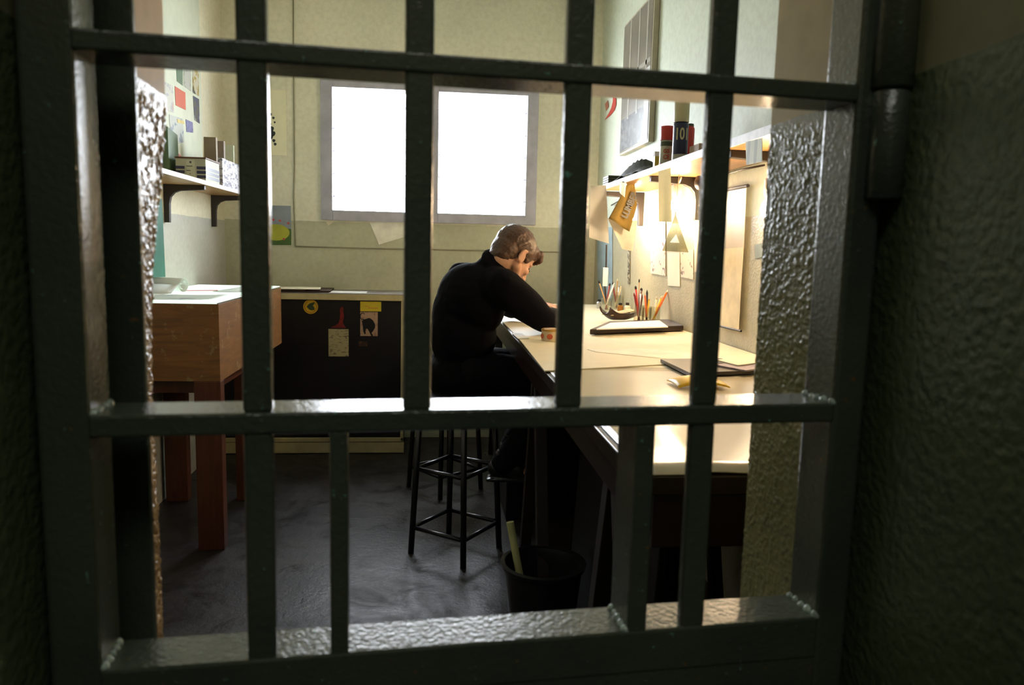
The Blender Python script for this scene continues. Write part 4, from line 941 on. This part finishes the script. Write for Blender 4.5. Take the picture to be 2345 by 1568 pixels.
Bf = V((.86, .51, 0)).normalized(); Br = V((Bf.y, -Bf.x, 0))          # facing, right-hand side
rsh = V((.285, 2.95, 1.125)); lsh = V((.135, 3.245, 1.15))
rel = V((.445, 2.92, 1.003)); rwr = V((.535, 3.09, .998))
lel = V((.37, 3.46, 1.01)); lwr = V((.475, 3.36, 1.035))
neck0 = V((.262, 3.09, 1.195)); neck1 = H(0, -.032, -.060)
rhip = pelvis + Br * .10; lhip = pelvis - Br * .10
rkn = V((.60, 2.98, .755)); lkn = V((.58, 3.30, .755)); ran = V((.29, 2.97, .42)); lan = V((.36, 3.28, .42))
BR = Matrix((Bf, -Br, V((0, 0, 1)))).transposed()
person = None
def hand(b, wr, dirv, palmn, side, curl=.6, s=1.0):
    d = V(dirv).normalized(); n_ = V(palmn); n_ = (n_ - d * n_.dot(d)).normalized(); x = d.cross(n_) * side      # x towards the thumb
    p = lambda a, c_, e: wr + d * a * s + x * c_ * s + n_ * e * s
    for c_ in (-.028, -.01, .01, .026): b.caps(p(.01, c_ * .7, 0), p(.082, c_, 0), .013, .0115, 12)
    for k, (c_, ln) in enumerate(((.028, .068), (.010, .078), (-.009, .072), (-.028, .056))):
        q = p(.085, c_, 0); a_ = 0; rads = (.0095, .0088, .0080, .0070); segs = (.42, .33, .25)
        for i in range(3):
            a_ += curl * (.55 + .25 * i)
            dd = d * math.cos(a_) + n_ * math.sin(a_); q2 = q + dd * ln * segs[i] * s; b.caps(q, q2, rads[i], rads[i + 1], 10); q = q2
    q = p(.022, .026, .004)
    for i, (dd, ln) in enumerate(((d * .6 + x * .75 + n_ * .3, .038), (d * .8 + x * .35 + n_ * .5, .032), (d * .9 + x * .0 + n_ * .45, .026))):
        q2 = q + dd.normalized() * ln * s; b.caps(q, q2, .0125 - .0015 * i, .011 - .0015 * i, 10); q = q2
b = MB()
# head
b.ell(H(0, -.012, .028), (.074, .094, .082), HM3, 28); b.ell(H(0, .028, -.03), (.062, .060, .078), HM3, 24)
b.ell(H(0, .066, -.098), (.024, .022, .018), HM3); b.ell(H(0, .056, .035), (.058, .032, .04), HM3)
for s_ in (-1, 1):
    b.caps(H(.056 * s_, .004, -.052), H(.018 * s_, .066, -.098), .021, .018)
    b.ell(H(.042 * s_, .062, -.034), (.02, .018, .018), HM3); b.caps(H(.014 * s_, .084, .006), H(.042 * s_, .070, .006), .010, .010)
    b.ell(H(.078 * s_, -.012, -.016), (.0065, .019, .030), HM3 @ Matrix.Rotation(.15, 3, 'X'), 18)
    b.caps(H(.083 * s_, -.020, .010), H(.082 * s_, -.026, -.010), .0055, .005, 10); b.caps(H(.083 * s_, -.004, .014), H(.083 * s_, -.020, .010), .0055, .0055, 10)
    b.ell(H(.010 * s_, .098, -.047), (.008, .009, .007), HM3)
b.caps(H(0, .086, .004), H(0, .107, -.042), .0085, .0105); b.ell(H(0, .084, -.070), (.021, .011, .0062), HM3); b.ell(H(0, .081, -.082), (.018, .010, .0065), HM3)
# neck, trunk
b.caps(neck0, neck1, .056, .052); b.caps(neck1, H(0, -.02, -.03), .052, .056)
b.ell(chest, (.095, .155, .13), BR, 28); b.ell(upch, (.085, .15, .07), BR, 28); b.ell(abd, (.095, .135, .14), BR, 28); b.ell(pelvis, (.11, .155, .11), BR, 28)
b.caps(upch, neck0, .08, .062)
for sh_, el_, wr_ in ((rsh, rel, rwr), (lsh, lel, lwr)):
    b.caps(upch, sh_, .065, .055); b.caps(sh_, el_, .050, .038); b.caps(el_, el_.lerp(wr_, .35), .038, .040); b.caps(el_.lerp(wr_, .35), wr_, .040, .026)
hand(b, rwr, V((.38, .90, -.10)), V((0, .1, -1)), -1, .45)
hand(b, lwr, V((.85, -.45, -.16)), V((0, .1, -1)), 1, .45)
for hp, kn, an in ((rhip, rkn, ran), (lhip, lkn, lan)):
    b.caps(hp, kn, .085, .055); b.caps(kn, kn.lerp(an, .3), .053, .052); b.caps(kn.lerp(an, .3), an, .052, .035)
    b.caps(an, an + V((.10, -.02, -.045)), .034, .028)
body = bake(b, 'person', .0042, 5, M_skin, None)
# move origin to the seat
o_ = V((pelvis.x, pelvis.y, .68))
for v in body.data.vertices: v.co -= o_
body.location = o_; person = body
tag(person, 'person with short light brown hair in black sweater bent over the desk, seated on stool', 'person')
# sweater
b = MB()
b.ell(chest + V((-.012, 0, 0)), (.125, .185, .155), BR, 28); b.ell(upch, (.105, .17, .075), BR, 28); b.ell(abd + V((-.005, 0, 0)), (.128, .165, .17), BR, 28); b.ell(pelvis + V((-.005, 0, -.02)), (.138, .180, .125), BR, 28)
b.ell(V((.10, 3.12, .99)), (.09, .13, .15), BR, 24); b.caps(upch, lsh, .08, .068); b.caps(upch, rsh, .082, .074)
for sh_, el_, wr_, k in ((rsh, rel, rwr, 1.06), (lsh, lel, lwr, 1)):
    b.caps(sh_, sh_.lerp(el_, .5), .073 * k, .064 * k); b.caps(sh_.lerp(el_, .5), el_, .064 * k, .051); b.caps(el_, el_.lerp(wr_, .4), .051, .052); b.caps(el_.lerp(wr_, .4), el_.lerp(wr_, .93), .050, .035)
# collar ring
nd = (neck1 - neck0).normalized(); cr = neck0 + nd * .034 + V((-.008, 0, .004))
b.caps(upch, neck0 + nd * .010 + V((-.01, 0, .004)), .088, .068)
for k in range(20):
    a_ = 2 * PI * k / 20; q = nd.orthogonal().normalized(); q = Quaternion(nd, a_) @ q; b.ell(cr + q * .063, (.014, .014, .014), n=10)
sw = bake(b, 'sweater', .008, 3, M_fabric, person, (.09, .012))
b = MB()
for hp, kn, an in ((rhip, rkn, ran), (lhip, lkn, lan)):
    b.caps(hp, kn, .098, .072); b.caps(kn, kn.lerp(an, .4), .070, .064); b.caps(kn.lerp(an, .4), an + V((.01, 0, -.012)), .064, .056)
b.ell(pelvis + V((.01, 0, -.02)), (.125, .165, .08), BR)
tr_ = bake(b, 'trousers', .009, 3, M_trouser, person, (.07, .010))
for an in (ran, lan):
    b = MB(); d = V((.97, -.16, -.10)).normalized()
    b.caps(an + V((-.02, 0, -.03)), an + d * .07 + V((0, 0, -.04)), .037, .036); b.caps(an + d * .07 + V((0, 0, -.045)), an + d * .165 + V((0, 0, -.05)), .036, .026)
    b.caps(an + V((.012, 0, .012)), an + V((.0, 0, -.03)), .046, .042); b.caps(an + V((.02, 0, -.02)), an + V((.07, -.012, -.035)), .042, .038)
    b.box((-.06, -.036, -.012), (.17, .036, .0), Matrix.Translation(an + V((0, 0, -.068))) @ Matrix.Rotation(-.16, 4, 'Z'))
    bake(b, 'shoe', .005, 3, M_shoe, person)
# eyes
for s_ in (-1, 1): MB().ell(H(.030 * s_, .0805, -.014), .0105, n=16).build('eye', mat('eye_dark', (.06, .03, .02), .15), person, smooth=True)
# hair: cap over the skull with fringe
b = MB()
b.ell(H(0, -.015, .036), (.083, .096, .084), HM3, 32)
b.ell(H(0, -.046, -.006), (.070, .060, .070), HM3, 24)
b.ell(H(0, -.052, -.046), (.056, .044, .038), HM3, 20)
for s_ in (-1, 1):
    b.ell(H(.063 * s_, .022, .028), (.020, .030, .036), HM3); b.caps(H(.058 * s_, .040, .052), H(.040 * s_, .082, .050), .020, .013); b.caps(H(.062 * s_, .034, .030), H(.052 * s_, .066, .034), .014, .009); b.ell(H(.066 * s_, .026, -.004), (.011, .013, .016), HM3)
b.ell(H(0, .048, .062), (.058, .052, .040), HM3, 24)
for k in range(15):
    x = (k - 7) * .0082; e = abs(k - 7) / 7
    p0 = H(x, .072, .078 - .012 * e); p1 = H(x * 1.05, .098 - .010 * e, .058 - .014 * e); p2 = H(x * 1.08 + random.uniform(-.004, .004), .106 - .016 * e + random.uniform(-.003, .003), .036 - .010 * e + random.uniform(-.006, .006))
    b.caps(p0, p1, .016, .011, 10); b.caps(p1, p2, .011, .0035, 10)
for k in range(46):                                             # locks combed forward from the crown
    th = random.uniform(.2, 1.75); ph = random.uniform(0, 2 * PI)
    n_ = V((math.sin(th) * math.cos(ph), math.sin(th) * math.sin(ph), math.cos(th)))
    p = V((n_.x * .080, n_.y * .092 - .015, n_.z * .081 + .036))
    if p.y > .03 and p.z < .06: continue
    if p.z < -.03: continue
    d_ = V((0, .6, .1)) if p.y > -.02 else V((0, -.35, -.55)); d_ = d_ - n_ * d_.dot(n_)
    b.caps(H(*(p - d_ * .02)), H(*(p + d_ * .03 + n_ * .0015)), .0055, .004, 8)
hair = bake(b, 'hair', .0034, 4, M_hair, person, (.012, .004))
